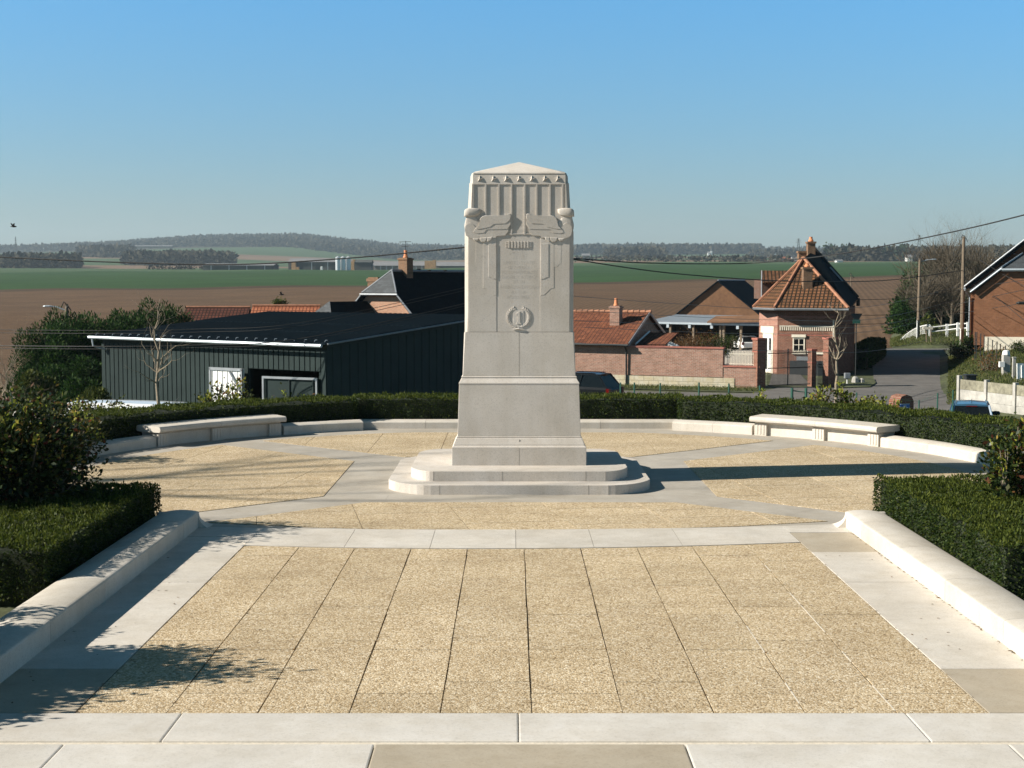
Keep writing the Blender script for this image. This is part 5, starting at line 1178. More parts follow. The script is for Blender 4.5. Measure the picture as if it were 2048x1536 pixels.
# ------------------------------------------------ fences
def mesh_fence(name, label, pts, tops, mat, r=.03, wires=3, cat='fence', zb=None, wr=.006, wmat=None):
    c = pts[0]; t = thing(name, label, cat, c)
    for p, zt in zip(pts, tops): m = MB(); m.tube([(p[0],p[1],p[2]-.1),(p[0],p[1],zt)], r, 6); part('post', m, mat, t)
    m = MB()
    for (p, a), (q, b) in zip(zip(pts, tops), zip(pts[1:], tops[1:])):
        for k in range(wires): f = (k+1)/wires; m.tube([(p[0],p[1],p[2]+(a-.05-p[2])*f),(q[0],q[1],q[2]+(b-.05-q[2])*f)], wr, 3)
    part('wires', m, wmat or mat, t); return t
pp = [(1242,765,47),(1270,765,47),(1322,766,46.8),(1400,765,46.6),(1460,767,46.3),(1522,771,46)]
mesh_fence('wire_fence', 'dark green post and wire fence over the rear hedge, in front of the brick wall', [(xat(a,d),d,-1.9) for a,b,d in pp], [zat(b,d) for a,b,d in pp], M['green'], .028, 4, wr=.004)
t = thing('green_gate_frame', 'dark green metal gate frame over the right hedge in front of the wide iron gate', 'gate', (xat(1600,45),45,-1.8))
for a in (1587, 1615): m = MB(); m.tube([(xat(a,45),45,-1.8),(xat(a,45),45,zat(776,45))], .045, 6); part('post', m, M['green'], t)
m = MB(); m.tube([(xat(1587,45),45,zat(781,45)),(xat(1626,45),45,zat(786,45)),(xat(1626,45),45,-1.8)], .02, 5); part('rail', m, M['green'], t)
pp = [(1717,785,44.6),(1843,800,44.3),(1880,786,44.2),(1911,780,44.6)]
mesh_fence('wire_fence', 'dark green post fence right of the small brick pier, in front of the road', [(xat(a,d),d,-1.7) for a,b,d in pp], [zat(b,d) for a,b,d in pp], M['green'], .022, 3, wr=.004)
pp = [(1953,664,88),(1956,664,87.4),(1964,667,86.5),(1971,670,85.5),(1979,675,84.5),(1988,680,83.5),(1997,683,82.5),(2004,688,81.5),(2014,693,80.5)]
mesh_fence('wire_fence', 'black post and wire fence climbing the grass bank below the orange brick house', [(xat(a,d),d,ground_z(xat(a,d),d)) for a,b,d in pp], [zat(b,d) for a,b,d in pp], M['iron'], .03, 3)
# white post and rail fence on the mound
t = thing('white_rail_fence', 'white post and rail fence on the grass mound beyond the lane', 'fence', (xat(1900,128),128,-1.9))
pf = [(1862,652,668,128),(1896,648,668,128),(1918,645,666,127),(1938,644,665,126)]
for a, b, c_, dd in pf: m = MB(); x = xat(a,dd); m.box(x-.1,x+.1,dd-.1,dd+.1,zat(c_+6,dd),zat(b,dd)); part('post', m, M['white'], t)
for (a,b,c_,dd), (a2,b2,c2,d2_) in zip(pf, pf[1:]):
    for o in (3, 12): m = MB(); m.tube([(xat(a,dd),dd,zat(b+o,dd)),(xat(a2,d2_),d2_,zat(b2+o,d2_))], .05, 4); part('rail', m, M['white'], t)
t = thing('white_mesh_fence', 'curving white mesh fence left of the white rail fence on the mound', 'fence', (xat(1830,130),130,-1.9)); m = MB(); prev = None
for i in range(24):
    u = i/23; px_ = 1802 + 60*u; b = 682 - 32*math.sin(u*math.pi/2)**.8; dd = 131 - 3*u; p = Vector((xat(px_,dd),dd,zat(b,dd))); q = Vector((p.x,dd,zat(b+16,dd))); m.tube([p,q], .018, 3)
    if prev: m.tube([prev[0],p], .05, 4); m.tube([prev[1],q], .02, 3); m.tube([prev[0].lerp(prev[1],.5),p.lerp(q,.5)], .015, 3)
    prev = (p, q)
part('mesh', m, M['white'], t)
t = thing('signpost', 'weathered wooden information board on two legs on the mound', 'sign', (xat(1858,124),124,-2)); m = MB(); m.box(xat(1848,124),xat(1868,124),124,124.1,zat(659,124),zat(654,124)); part('board', m, M['cream'], t)
for a in (1856, 1865): m = MB(); m.tube([(xat(a,124),124.05,zat(684,124)),(xat(a-1,124),124.05,zat(658,124))], .05, 5); part('leg', m, M['wood'], t)
# mound beyond the lane
mb = MB(); rs = []
for dd, b0 in ((122.5,0),(125,.35),(129,.9),(134,1.2),(142,1.3),(152,1.0),(165,.0)):
    r = []
    for u in np.linspace(0, 1, 12):
        px_ = 1775 + (2000-1775)*u; x = xat(px_,dd); h_ = b0*min(1, u*3.0)**1.2; r.append(Vector((x,dd,ground_z(x,dd)+.02+h_ - (0 if 0 < u < 1 else .1))))
    rs.append(r)
mb.rings(rs, cap=False, closed=False); struct('grass_mound', mb, M['grass'], recalc=False, smooth=True)
# concrete panel fence
t = thing('concrete_panel_fence', 'pale concrete panel fence with stained top behind the blue car', 'fence', (19.7, 64, -2.2), None)
a = Vector((xat(1923,64),64,0)); b = Vector((xat(1978,62.2),62.2,0)); dv = (b-a); ang = math.degrees(math.atan2(dv.y, dv.x)); L = dv.length; T = frame((a.x,a.y,-2.2), ang)
for i in range(5): m = mbT(T); m.box(i*L-.08, i*L+.08, -.08, .1, -.2, 1.42 if i else 1.5); part('post', m, M['conc'], t)
for i in range(4):
    for k in range(3): m = mbT(T); m.box(i*L+.085, (i+1)*L-.085, -.01, .04, .02+k*.44, .45+k*.44); part('panel', m, M['concm'] if k == 2 else M['conc'], t, label='top panel, darkened by moss' if k == 2 else None)
# stone gate post and white fence bits on the bank
t = thing('gate_post', 'grey block gate post with white cap on the bank at the right edge', 'gate post', (xat(2018,74),74,-1.6)); m = MB(); x = xat(2018,74); m.box(x-.17,x+.17,74,74.34,-1.9,zat(710,74)); part('shaft', m, M['conc'], t); m = MB(); m.lathe((x,74.17,zat(710,74)), [(.2,0),(.2,.06),(.17,.2),(.08,.24)], 8); part('cap', m, M['white'], t)
t = thing('gate_post', 'thin grey concrete post right of the capped gate post', 'gate post', (xat(2033,72),72,-1.6)); m = MB(); x = xat(2033,72); m.box(x-.07,x+.07,72,72.14,-1.9,zat(716,72)); part('shaft', m, M['conc'], t); m = MB(); m.box(x-.09,x+.09,71.98,72.16,zat(716,72),zat(714,72)); part('cap', m, M['conc'], t)
m = MB(); x = xat(2006,74); m.box(x-.13,x+.13,73.8,74.0,zat(734,74),zat(723,74)); solo('meter_box', m, M['white'], 'small white box fixed beside the capped gate post', 'box', loc=(x,74,zat(734,74)), bevel=.01)
t = thing('pale_panels', 'pale slabs leaning against the thin concrete post at the right edge', 'panels', (xat(2044,71),71,-1.7)); 
for k in range(2): m = MB(); x = xat(2040+k*9,71); m.slab([(x,71,-1.75),(x+.35,71.1,-1.75),(x+.38,71.3,zat(727+k*4,71)),(x+.03,71.2,zat(727+k*4,71))], .05); part('slab', m, M['white'], t)
# wheelie bin
t = thing('wheelie_bin', 'dark grey wheelie bin on the grass above the concrete fence', 'bin', (xat(1947,68),68,-1.9)); x = xat(1947,68); m = MB(); m.rings([[Vector((x+a_*w2,68.2+b_*w2*.9,z)) for a_,b_ in ((-1,-1),(1,-1),(1,1),(-1,1))] for w2,z in ((.19,-1.9),(.24,-1.0))]); part('body', m, M['iron'], t, bevel=.02)
m = MB(); m.box(x-.27,x+.27,67.94,68.48,-1.0,-.93); part('lid', m, M['zinc'] if False else M['iron'], t, bevel=.02)
# scrubby bushes on the bank
bush(1925, 683, 720, 97, 1.0, [M['conifer']], 'dark bush at the foot of the utility pole', 51, 1800, .12)
bush(1948, 672, 700, 95, .7, [M['conifer']], 'dark bush at the corner of the orange brick house', 52, 1000, .12)
bush(2045, 685, 705, 86, .6, [M['hedge']], 'small green bush by the white plinth at the right edge', 53, 900, .1)
bush(1990, 700, 760, 77, 1.1, [M['redstem']], 'dry brownish scrub on the grass bank', 54, 700, .12)
# small brick pier with blue plate
t = thing('brick_pier', 'small round-topped brick pier with a blue street plate over the right hedge', 'pier', (xat(1820,50),50,-2.2)); T = frame((xat(1803,50),50,-2.2), 24); m = mbT(T)
zt = zat(790,50)+2.2; P = [(0,0),(.62,0),(.62,zt-.22),(.52,zt-.06),(.31,zt),(.10,zt-.06),(0,zt-.22)]; m.add([(x,0,z) for x,z in P]+[(x,.55,z) for x,z in P], [tuple(range(7)),tuple(range(7,14))[::-1]]+[(i,7+i,7+(i+1)%7,(i+1)%7) for i in range(7)]); part('brickwork', m, M['brickh'], t)
m = mbT(T); m.box(.02,.42,-.04,-.01,zat(820,50)+2.2,zat(808,50)+2.2); pl = part('plate', m, M['sign'], t, bevel=.004)
m = mbT(T); z1_ = zat(820,50)+2.2; z2_ = zat(808,50)+2.2
for q in ((.02,.42,z2_-.015,z2_),(.02,.42,z1_,z1_+.015),(.15,.27,z2_-.10,z2_-.06),(.10,.36,z1_+.05,z1_+.085)): m.box(q[0],q[1],-.045,-.0405,q[2],q[3])
part('plate_marking', m, M['white'], pl)
# ------------------------------------------------ poles and cables
def pole(label, px, pyt, d, zb, r=.12, lamp=0, white=None, lean=0, cat='utility pole', name='utility_pole'):
    x = xat(px, d); zt = zat(pyt, d); t = thing(name, label, cat, (x, d, zb)); m = MB(); m.tube([(x,d,zb-.2),(x+lean/2,d,(zb+zt)/2),(x+lean,d,zt)], [r,r*.85,r*.7], 8); part('shaft', m, M['wood'], t)
    m = MB(); m.tube([(x+lean-.22,d-.05,zt-.1),(x+lean-.12,d-.1,zt+.12),(x+lean,d-.1,zt+.02)], .03, 4); m.tube([(x+lean+.25,d-.05,zt-.35),(x+lean+.1,d-.1,zt-.1),(x+lean,d-.1,zt-.2)], .03, 4); part('insulator', m, M['iron'], t)
    if lamp: m = MB(); m.tube([(x+lean,d,zt-.35),(x+lean+lamp*.6,d,zt-.15),(x+lean+lamp,d,zt-.12)], .035, 5); ar_ = part('lamp_arm', m, M['galv'], t); m = MB(); c = Vector((x+lean+lamp,d,zt-.12)); m.rings([[c+Vector((s*math.copysign(1,lamp)*.5-.0,.14*q*math.cos(k*.785),.09*q*math.sin(k*.785))) for k in range(8)] for s,q in ((-.3,.3),(0,.6),(.5,.6),(.7,.2))]); part('lamp_head', m, M['galv'], ar_)
    if white: m = MB(); m.tube([(x+.02-.14,d-.12,zb),(x-.12,d-.12,zat(white,d))], .05, 6); part('cable_guard', m, M['white'], t)
    return t
pole('tall wooden utility pole with cable loops in front of the bare trees, right', 1926, 473, 104, -2.1, .16, white=657)
pole('wooden pole with street lamp arm on the mound, left of the tall pole', 1838, 516, 128, -1.6, .15, lamp=1.1, white=640, lean=.05)
pole('wooden pole with lamp arm sticking out above the conifer mass on the left', 132, 608, 78, -2.2, .13, lamp=-.9)
pole('utility pole almost hidden behind the memorial pillar', 1037, 480, 54, -2.2, .12)
pole('thin bare pole standing in the ploughed field right of the brick house', 1702, 548, 130, -2.2, .06)
def cable(label, pts, r, mat, g=None, sag=0, n=10, name='overhead_cable'):
    """pts: (px,py,d); smooth curve through them"""
    V = [W(*p) for p in pts]; out = []
    for i in range(len(V)-1):
        p0 = V[max(i-1,0)]; p1, p2 = V[i], V[i+1]; p3 = V[min(i+2,len(V)-1)]
        for k in range(n): t_ = k/n; out.append(.5*((2*p1)+(p2-p0)*t_+(2*p0-5*p1+4*p2-p3)*t_**2+(3*p1-p0-3*p2+p3)*t_**3))
    out.append(V[-1]); m = MB(); m.tube(out, r, 5); return solo(name, m, mat, label, 'cable', g, loc=tuple(out[0]))
cable('thick black cable sagging across the far fields left of the pillar', [(-150,505,60),(0,514,59),(220,524,58),(465,529,57),(700,516,56),(925,495,55),(1037,484,54)], .026, M['wire'])
cable('black cable dipping from the pillar to the brick house, then on to the tall pole', [(1037,500,54),(1148,519,56),(1330,545,62),(1520,560,70),(1640,563,77),(1780,560,88),(1926,541,104)], .024, M['wire'])
cable('black cable rising steeply to the top right corner above the tall pole', [(1037,508,54),(1148,517,57),(1300,526,64),(1480,527,74),(1590,519,70),(1720,501,64),(1900,465,56),(2048,430,50),(2200,388,46)], .026, M['wire'])
for i, (lab, pts) in enumerate((
    ('thin dark wire from the tall pole down to the orange brick house, upper one', [(1928,480,104),(1900,530,112),(1845,575,126)]),
    ('thin dark wire across the orange brick wall, highest of the group', [(1700,600,90),(1830,595,95),(1926,578,100),(2048,560,84),(2150,545,80)]),
    ('thin dark wire across the orange brick wall, second of the group', [(1660,630,86),(1800,628,92),(1926,606,98),(2048,580,84),(2150,565,80)]),
    ('thin dark wire across the orange brick wall, third of the group', [(1640,650,86),(1800,645,92),(1926,626,98),(2048,606,84),(2150,590,80)]),
    ('thin dark wire slanting down over the orange brick wall', [(1930,560,100),(1985,590,92),(2048,640,80),(2100,680,74)]),
    ('second thin dark wire slanting down over the orange brick wall', [(1960,520,98),(2000,545,92),(2048,572,84),(2110,610,76)]))):
    cable(lab, pts, .016, M['wire'], 'thin wires at the right')
for i, (y0, y1, y2) in enumerate(((590,618,610),(652,668,660),(618,640,636),(684,702,700),(640,652,650))):
    cable(('highest','third','second','lowest','middle')[i] + ' of the thin grey wires strung across the yard and the brick house', [(1120,y0,60),(1330,(y0+y1)/2+2,64),(1560,y1,68),(1760,y2,74),(1926,y2-40,104)], .009, M['wirel'], 'thin wires across the yard')
for i, y in enumerate((660, 666, 692, 697)):
    cable(('highest','second','third','lowest')[i] + ' of the thin dark wires crossing the conifers and the metal barn front', [(-60,y-1,52),(200,y+1,50),(400,y-2,50),(620,y-18,50),(1037,y-110,54)], .010 if i != 2 else .018, M['wire'], 'thin wires on the left')
t = thing('street_lamp', 'dark street lamp head entering at the right edge in front of the orange brick wall', 'street lamp', (xat(2110,84),84,-1)); m = MB(); m.tube([(xat(2130,84),84,-1.2),(xat(2130,84),84,zat(606,84)),(xat(2056,84),84,zat(606,84))], .05, 6); part('arm', m, M['iron'], t)
m = MB(); c = Vector((xat(2045,84),84,zat(606,84))); m.rings([[c+Vector((dx,.13*q*math.cos(k*.785),.09*q*math.sin(k*.785))) for k in range(8)] for dx,q in ((-.32,.4),(-.2,1),(.3,1),(.4,.4))]); part('lamp_head', m, M['iron'], t)
# ------------------------------------------------ vehicles
def car(label, x, y, z, deg, paint_, L=4.3, Wd=1.78, Ht=1.5, van=False, name='parked_car', cat='car'):
    """nose along +y local"""
    T = Matrix.Translation((x, y, z)) @ Matrix.Rotation(R(deg), 4, 'Z'); t = thing(name, label, cat, (x, y, z)); h = Wd/2
    if van: low = [(-.5,.35,.9,.97),(-.47,.30,1.05,1),(.30,.30,1.05,1),(.42,.32,.98,.97),(.49,.36,.75,.86)]
    else: low = [(-.5,.38,.80,.88),(-.46,.30,.92,.98),(-.2,.28,.93,1),(.15,.28,.92,1),(.36,.30,.84,.98),(.46,.32,.74,.92),(.5,.38,.62,.82)]
    m = mbT(T); rs = []
    for f, zb, zt, wf in low: w2 = h*wf; rs.append([Vector((-w2*.93,f*L,zb)),Vector((w2*.93,f*L,zb)),Vector((w2,f*L,zb+.18)),Vector((w2*.99,f*L,zt-.10)),Vector((w2*.93,f*L,zt)),Vector((-w2*.93,f*L,zt)),Vector((-w2*.99,f*L,zt-.10)),Vector((-w2,f*L,zb+.18))])
    m.rings(rs); body = part('body', m, paint_, t, bevel=.03, smooth=False)
    zb = 1.03 if van else .90; m = mbT(T)
    if van: pr = [(-.495,zb,-.49,Ht),(.20,Ht,.36,zb)]; a0_, a1_, b1_, b0_ = -.495, -.485, .22, .37
    else: a0_, a1_, b1_, b0_ = -.47, -.36, .06, .27
    wt, wb = h*.72, h*.92
    def rg(f, z, w2): return [Vector((-w2,f*L,z)), Vector((w2,f*L,z))]
    V = [(-wb,a0_*L,zb),(wb,a0_*L,zb),(wb,b0_*L,zb),(-wb,b0_*L,zb),(-wt,a1_*L,Ht-.05),(wt,a1_*L,Ht-.05),(wt,b1_*L,Ht-.05),(-wt,b1_*L,Ht-.05)]
    m.add(V, [(0,1,5,4),(1,2,6,5),(2,3,7,6),(3,0,4,7),(4,5,6,7)]); part('windows' if not van else 'cab', m, M['glass'] if not van else paint_, t, recalc=True)
    if van:
        m = mbT(T); q = [(-wb*.9,.355*L,zb+.08),(wb*.9,.355*L,zb+.08),(wt*.95,.24*L,Ht-.15),(-wt*.95,.24*L,Ht-.15)]; m.slab([(a,b+.06,c_) for a,b,c_ in q], .03); part('windscreen', m, M['glass'], t)
    m = mbT(T); n_ = 6; rs = []
    for f in np.linspace(a1_-.01, b1_+.005, n_): k_ = math.sin(math.pi*(f-a1_+.02)/(b1_-a1_+.04)); rs.append([Vector((-wt-.01,f*L,Ht-.07)),Vector((wt+.01,f*L,Ht-.07)),Vector((wt*.9,f*L,Ht-.02+.03*k_)),Vector((0,f*L,Ht+.01+.03*k_)),Vector((-wt*.9,f*L,Ht-.02+.03*k_))])
    m.rings(rs); part('roof', m, paint_, t)
    for sx in (-1, 1):      # pillars
        for (fa, fb) in (((a0_,a1_),(0,0)),((b0_,b1_),(0,0)),(((a0_+b0_)/2-.04,(a1_+b1_)/2-.02),(0,0))):
            if van: continue
            m = mbT(T); m.tube([(sx*(wb+.005),fa[0]*L if isinstance(fa,tuple) else 0,zb-.02),(sx*(wt+.012),fa[1]*L,Ht-.04)], .04, 4); part('pillar', m, paint_, t)
        m = mbT(T); fy = b0_*L-.35; m.rings([[Vector((sx*(h+.02+dx),fy+.07*q*math.cos(k*1.05),zb+.12+.09*q*math.sin(k*1.05))) for k in range(6)] for dx,q in ((-.06,.5),(.05,1),(.2,.9),(.24,.3))]); part('mirror', m, M['iron'], t)
        m = mbT(T); m.box(sx*h*.90-.12, sx*h*.90+.09 if sx < 0 else sx*h*.90+.06, -.502*L-.01, -.47*L, .62, .88); part('tail_lamp', m, M['redlamp'], t)
        for fy in (-.31, .30):
            c = T @ Vector((sx*(h-.1), fy*L, .33)); m = MB(); ax = (T.to_3x3() @ Vector((sx,0,0))).normalized(); e1v = ax.cross(Vector((0,0,1))).normalized(); e2v = Vector((0,0,1))
            m.rings([[c + ax*o + (e1v*math.cos(k*.524)+e2v*math.sin(k*.524))*r_ for k in range(12)] for o,r_ in ((-.08,.30),(-.06,.33),(.08,.33),(.11,.29))]); wl = part('wheel', m, M['rubber'], t); m = MB(); m.rings([[c + ax*o + (e1v*math.cos(k*.524)+e2v*math.sin(k*.524))*r_ for k in range(12)] for o,r_ in ((.10,.20),(.118,.18),(.11,.05))]); part('rim', m, M['alloy'], wl)
    m = mbT(T); m.box(-.18,.18,a1_*L-.06,a1_*L-.02,Ht-.085,Ht-.055); part('brake_light', m, M['redlamp'], t)
    m = mbT(T); m.tube([(0,a1_*L+.15,Ht),(0,a1_*L-.02,Ht+.18)], .008, 4); part('aerial', m, M['iron'], t); 
    if not van: 
        for sx in (-1,1): m = mbT(T); m.tube([(sx*wt*.9,a1_*L+.2,Ht+.02),(sx*wt*.9,b1_*L-.1,Ht+.02)], .02, 4); part('roof_rail', m, paint_, t)
    return t
car('black car parked on the road, right of the memorial pillar', xat(1150,65), 65.5, -2.17, 63, M['cblack'], 4.1, 1.72, 1.50)
car('blue car seen from behind over the right hedge, by the concrete fence', xat(1984,49.5), 51.5, -2.3, -16, M['cblue'], 4.0, 1.55, 1.50)
car('white car parked under the carport', xat(1490,145.5), 145.5, -3.42, 9, M['cwhite'], 4.3, 1.8, 1.45)
car('white van half hidden behind the hedge and shrubs on the left', xat(215,44.5), 44.5, -2.2, 74, M['cwhite'], 4.8, 1.85, 1.95, van=True, name='white_van', cat='van')
# ------------------------------------------------ conifers behind the barn and scrub
def crown(name, label, c, r, h, n, mat, size, trunkmat=None, group=None, cat='tree', seed=1, z0=.0, up=.9, shape=.75, asp=.4, lobes=9):
    rs = np.random.default_rng(seed); t = thing(name, label, cat, c, group); m = MB(); m.tube([(c[0],c[1],c[2]-.1),(c[0],c[1],c[2]+h*.8)], [.05*h**.8,.012*h], 7); part('trunk', m, trunkmat or M['bark2'], t)
    L_ = []
    for k in range(lobes): a = rs.uniform(0, 2*np.pi); zz = rs.uniform(.15, .95); rr = r*(1-zz**2.2*shape)*rs.uniform(.3,.8); L_.append((math.cos(a)*rr, math.sin(a)*rr, z0*h+zz*h*(1-z0)*.92, r*rs.uniform(.30,.5)*(1.15-zz*.5)))
    L_.append((0,0,h*.55,r*.6)); L_.append((0,0,h*.25,r*.8)); w_ = np.array([q[3]**2 for q in L_]); w_ /= w_.sum(); idx = rs.choice(len(L_), n, p=w_); Q = np.array(L_)[idx]; dv = rs.normal(0,1,(n,3)); dv /= np.linalg.norm(dv,axis=1)[:,None]
    rad = rs.uniform(.55,1.05,n)[:,None]; P = Q[:,:3] + dv*Q[:,3:4]*rad*np.array([1,1,1.25]); P[:,2] = np.clip(P[:,2], .02, None); P += np.array(c)
    leaves(P, dv+np.array([0,0,up]), size, mat, 'crown', t, .35, asp); return t
for i, (px_, top, r_, d, lab) in enumerate(((88,645,1.7,68,'dark conifer at the left end of the row'),(140,628,1.9,70,'dark conifer, second from the left end of the row'),(200,630,2.0,72,'dark conifer behind the left corner of the metal barn'),(252,622,1.8,75,'dark conifer behind the barn roof edge'),(302,592,1.4,77,'tallest pointed conifer above the barn roof'),(345,605,1.8,78,'dark conifer right of the tallest one, above the barn roof'))):
    x = xat(px_, d); z = -2.2; crown('conifer', lab, (x,d,z), r_, zat(top,d)-z, 17000, M['conifer'], .17, group='conifers behind the metal barn', seed=60+i, asp=.32, up=.8, shape=.5, lobes=26)
for i, (px_, top, r_, d, mt, lab) in enumerate(((70,745,1.0,60,M['conifery'],'yellowish green bush under the conifers at the left'),(150,760,1.1,58,M['conifer'],'dark green bush under the conifers beside the barn'),(185,775,.8,54,M['conifery'],'yellowish bush at the left corner of the barn'),(110,735,1.2,64,M['conifer'],'bushy conifer skirt below the leftmost conifers'),(170,715,1.3,65,M['conifer'],'bushy conifer skirt beside the barn corner'))):
    x = xat(px_, d); crown('bush', lab, (x,d,-2.2), r_, zat(top,d)+2.2, 9000, mt, .14, cat='bush', seed=80+i, asp=.4, up=.5, shape=.5, lobes=18)
def twigs(x, d, zb, h, seed, n):
    rs = np.random.default_rng(seed); L_ = np.stack([rs.normal(0,.17*h,12), rs.normal(0,.17*h,12), rs.uniform(.32,.86,12)*h, rs.uniform(.08,.17,12)*h], 1); q = L_[rs.integers(0,12,n)]; dv = rs.normal(0,1,(n,3)); dv /= np.linalg.norm(dv,axis=1)[:,None]; P = q[:,:3]+dv*q[:,3:4]*rs.random(n)[:,None]**.4*np.array([1,1,1.3])+np.array([x,d,zb]); dv[:,2] = np.abs(dv[:,2])+.35; return P, dv
def bare_tree(name, label, px, top, d, zb, seed, lev=4, spread=.5, r=.12, mat=None, L0=.42, nb=3, n0=7, group=None, up=.9, extra=None):
    rnd = random.Random(seed); x = xat(px,d); h = zat(top,d)-zb; t = thing(name, label, 'tree', (x,d,zb), group); extra and leaves(*twigs(x, d, zb, h, seed, extra), 1.15, M['brown'], 'twigs', t, .35, .030, .25); tr = MB(); pts = [Vector((x+rnd.gauss(0,.03)*i,d+rnd.gauss(0,.03)*i,zb-.1+h*.62*i/6)) for i in range(7)]; rad = [r*(1-.6*i/6) for i in range(7)]; tr.tube(pts, rad, 7); part('trunk', tr, mat or M['bark2'], t); m = MB()
    for k in range(n0): i = rnd.randint(1,6) if k else 6; a = k*2.4+rnd.uniform(-.4,.4); limb(m, rnd, pts[i], Vector((math.cos(a)*.7,math.sin(a)*.7,1.0)), h*L0*rnd.uniform(.8,1.1), rad[i]*.55, 1, lev, spread, up, None, nb)
    part('crown', m, mat or M['bark2'], t); return t
for i, (px_, top, d, lab) in enumerate(((8,690,62,'bare scrubby tree at the left edge in front of the ploughed field'),(30,740,58,'small pale bare bush below the conifers at the left edge'))):
    bare_tree('bare_tree', lab, px_, top, d, -2.2, 90+i, 4, .6, .07, M['bark'])
for i, (px_, top, d, zb, r_, lab) in enumerate(((1905,478,140,-1.0,.2,'large bare tree behind the tall utility pole'),(1868,505,143,-1.0,.14,'bare tree left of the tall utility pole'),(1945,500,138,-.8,.14,'bare tree right of the tall utility pole'),(1885,540,134,-1.0,.1,'low bare tree behind the white rail fence'),(1975,515,136,-.8,.12,'bare tree beside the roof of the orange brick house'),(1850,560,137,-1,.1,'small bare tree at the lamp pole'))):
    bare_tree('bare_tree', lab, px_, top, d, zb, 100+i, 4, .55, r_, M['brown'] if i % 2 else M['bark2'], .46, 4, 12, 'bare trees beyond the lane', extra=2300)
for i, (px_, top, r_, d, n_, lab) in enumerate(((1828,538,2.7,146,8000,'dark evergreen at the left end of the bare trees'),(1818,588,2.3,142,6000,'low evergreen below the dark one beyond the lane'),(1962,512,2.4,150,5000,'dark evergreen behind the bare trees by the slate roof'),(1860,572,2.3,144,6000,'dark evergreen just right of the lamp pole, among the bare trees'),(1900,585,2.2,146,5000,'low dark evergreen left of the tall utility pole, among the bare trees'),(1945,560,2.2,147,5000,'dark evergreen just right of the tall utility pole'))):
    x = xat(px_, d); z = -1.5; crown('evergreen_tree', lab, (x,d,z), r_, zat(top,d)-z, n_, M['conifer'], .26, seed=120+i, asp=.5, up=.3, lobes=16)
x = xat(1858,133); crown('bush', 'bright yellow-green bush behind the white rail fence', (x,133,-1.2), .9, 1.6, 500, M['conifery'], .3, cat='bush', seed=131, asp=.5, up=.4)
t = None
bush(560, 600, 612, 88, .5, [M['conifery']], 'small green bush top above the orange tile roof', 55, 500, .12)
# birds
def bird(label, px, py, d, s=.35, perched=False, seed=0):
    c = W(px, py, d); m = MB(); rs = [[c+Vector((f*s, r_*s*math.cos(k*1.047), r_*s*math.sin(k*1.047))) for k in range(6)] for f,r_ in ((-.5,.03),(-.3,.08),(0,.16),(.25,.13),(.38,.09),(.48,.02))]; m.rings(rs)
    t = thing('bird', label, 'bird', c); part('body', m, M['bird'], t)
    if not perched:
        for sg in (-1,1): m = MB(); m.slab([c+Vector((.15*s,0,.05*s)),c+Vector((-.2*s,0,.05*s)),c+Vector((-.25*s,sg*.5*s,.4*s)),c+Vector((-.1*s,sg*.9*s,.55*s))], .02*s); part('wing', m, M['bird'], t)
    return t
bird('small black bird flying high above the left fields', 27, 453, 60, .27); bird('black bird flying low over the ploughed field above the orange roof', 563, 589, 80, .3)
for i, (a, b) in enumerate(((838,539),(858,541),(890,541))): bird(('left','middle','right')[i]+' of three birds perched on the slate roof ridge', a, b, 84+i, .28, True)

# rough grass blades on the verge, bank and mound
def tufts(name, label, gen, n, size):
    P = np.array([gen() for _ in range(n)]); N = np.zeros_like(P); N[:, 2] = 1; o = leaves(P, N, size, M['blade'], name, None, .35, .18); tag(o, label, 'grass', None, 'stuff')
rnd = random.Random(88)
def g_bank(): px_ = rnd.uniform(1900, 2060); d = rnd.uniform(66, 106); x = xat(px_, d); return (x, d, ground_z(x, d))
def g_verge(): t_ = rnd.random(); px_ = 1150+370*t_; p = G(px_, 771+8*t_+rnd.uniform(-3, 4), -2.14); return (p.x, p.y, -2.16)
def g_mound(): px_ = rnd.uniform(1783, 1990); d = rnd.uniform(124, 140); x = xat(px_, d); return (x, d, ground_z(x, d)+.05+(.9 if d > 129 else .9*(d-122.5)/6.5)*min(1, 3*(px_-1775)/225)**1.2)
tufts('grass_tufts', 'rough grass on the bank below the orange brick house', g_bank, 24000, .15); tufts('grass_tufts', 'strip of rough grass along the foot of the brick wall', g_verge, 4000, .12); tufts('grass_tufts', 'grass on the mound beyond the lane', g_mound, 14000, .20)
# ------------------------------------------------------------------ far country
WD = leafmat('far_bare_wood', [(0,(.022,.024,.016)),(.5,(.036,.034,.022)),(1,(.055,.048,.032))], .9, .0)
WE = leafmat('far_evergreen', [(0,(.02,.035,.02)),(1,(.035,.055,.03))], .9, .0)
def wood(name, label, spots, mat, cat='wood', hmin=9, hmax=15, n=26):
    """spots: (px, d) of single crowns; each crown is a lumpy cluster of small faces"""
    S = np.array([(xat(p, d), d) for p, d in spots]); k = len(S); Z = np.array([ground_z(x, y) for x, y in S]); h = RNG.uniform(hmin, hmax, k); r = h*RNG.uniform(.28, .42, k)
    idx = np.repeat(np.arange(k), n); dv = RNG.normal(0, 1, (k*n, 3)); dv /= np.linalg.norm(dv, axis=1)[:, None]; rr = RNG.uniform(.6, 1.05, k*n)
    P = np.stack([S[idx, 0] + dv[:, 0]*r[idx]*rr, S[idx, 1] + dv[:, 1]*r[idx]*rr, Z[idx] + h[idx]*.5 + dv[:, 2]*h[idx]*.5*rr], 1)
    o = leaves(P, dv, 1.0, mat, name, None, .6, .9); 
    return o
def big(o, P): return o
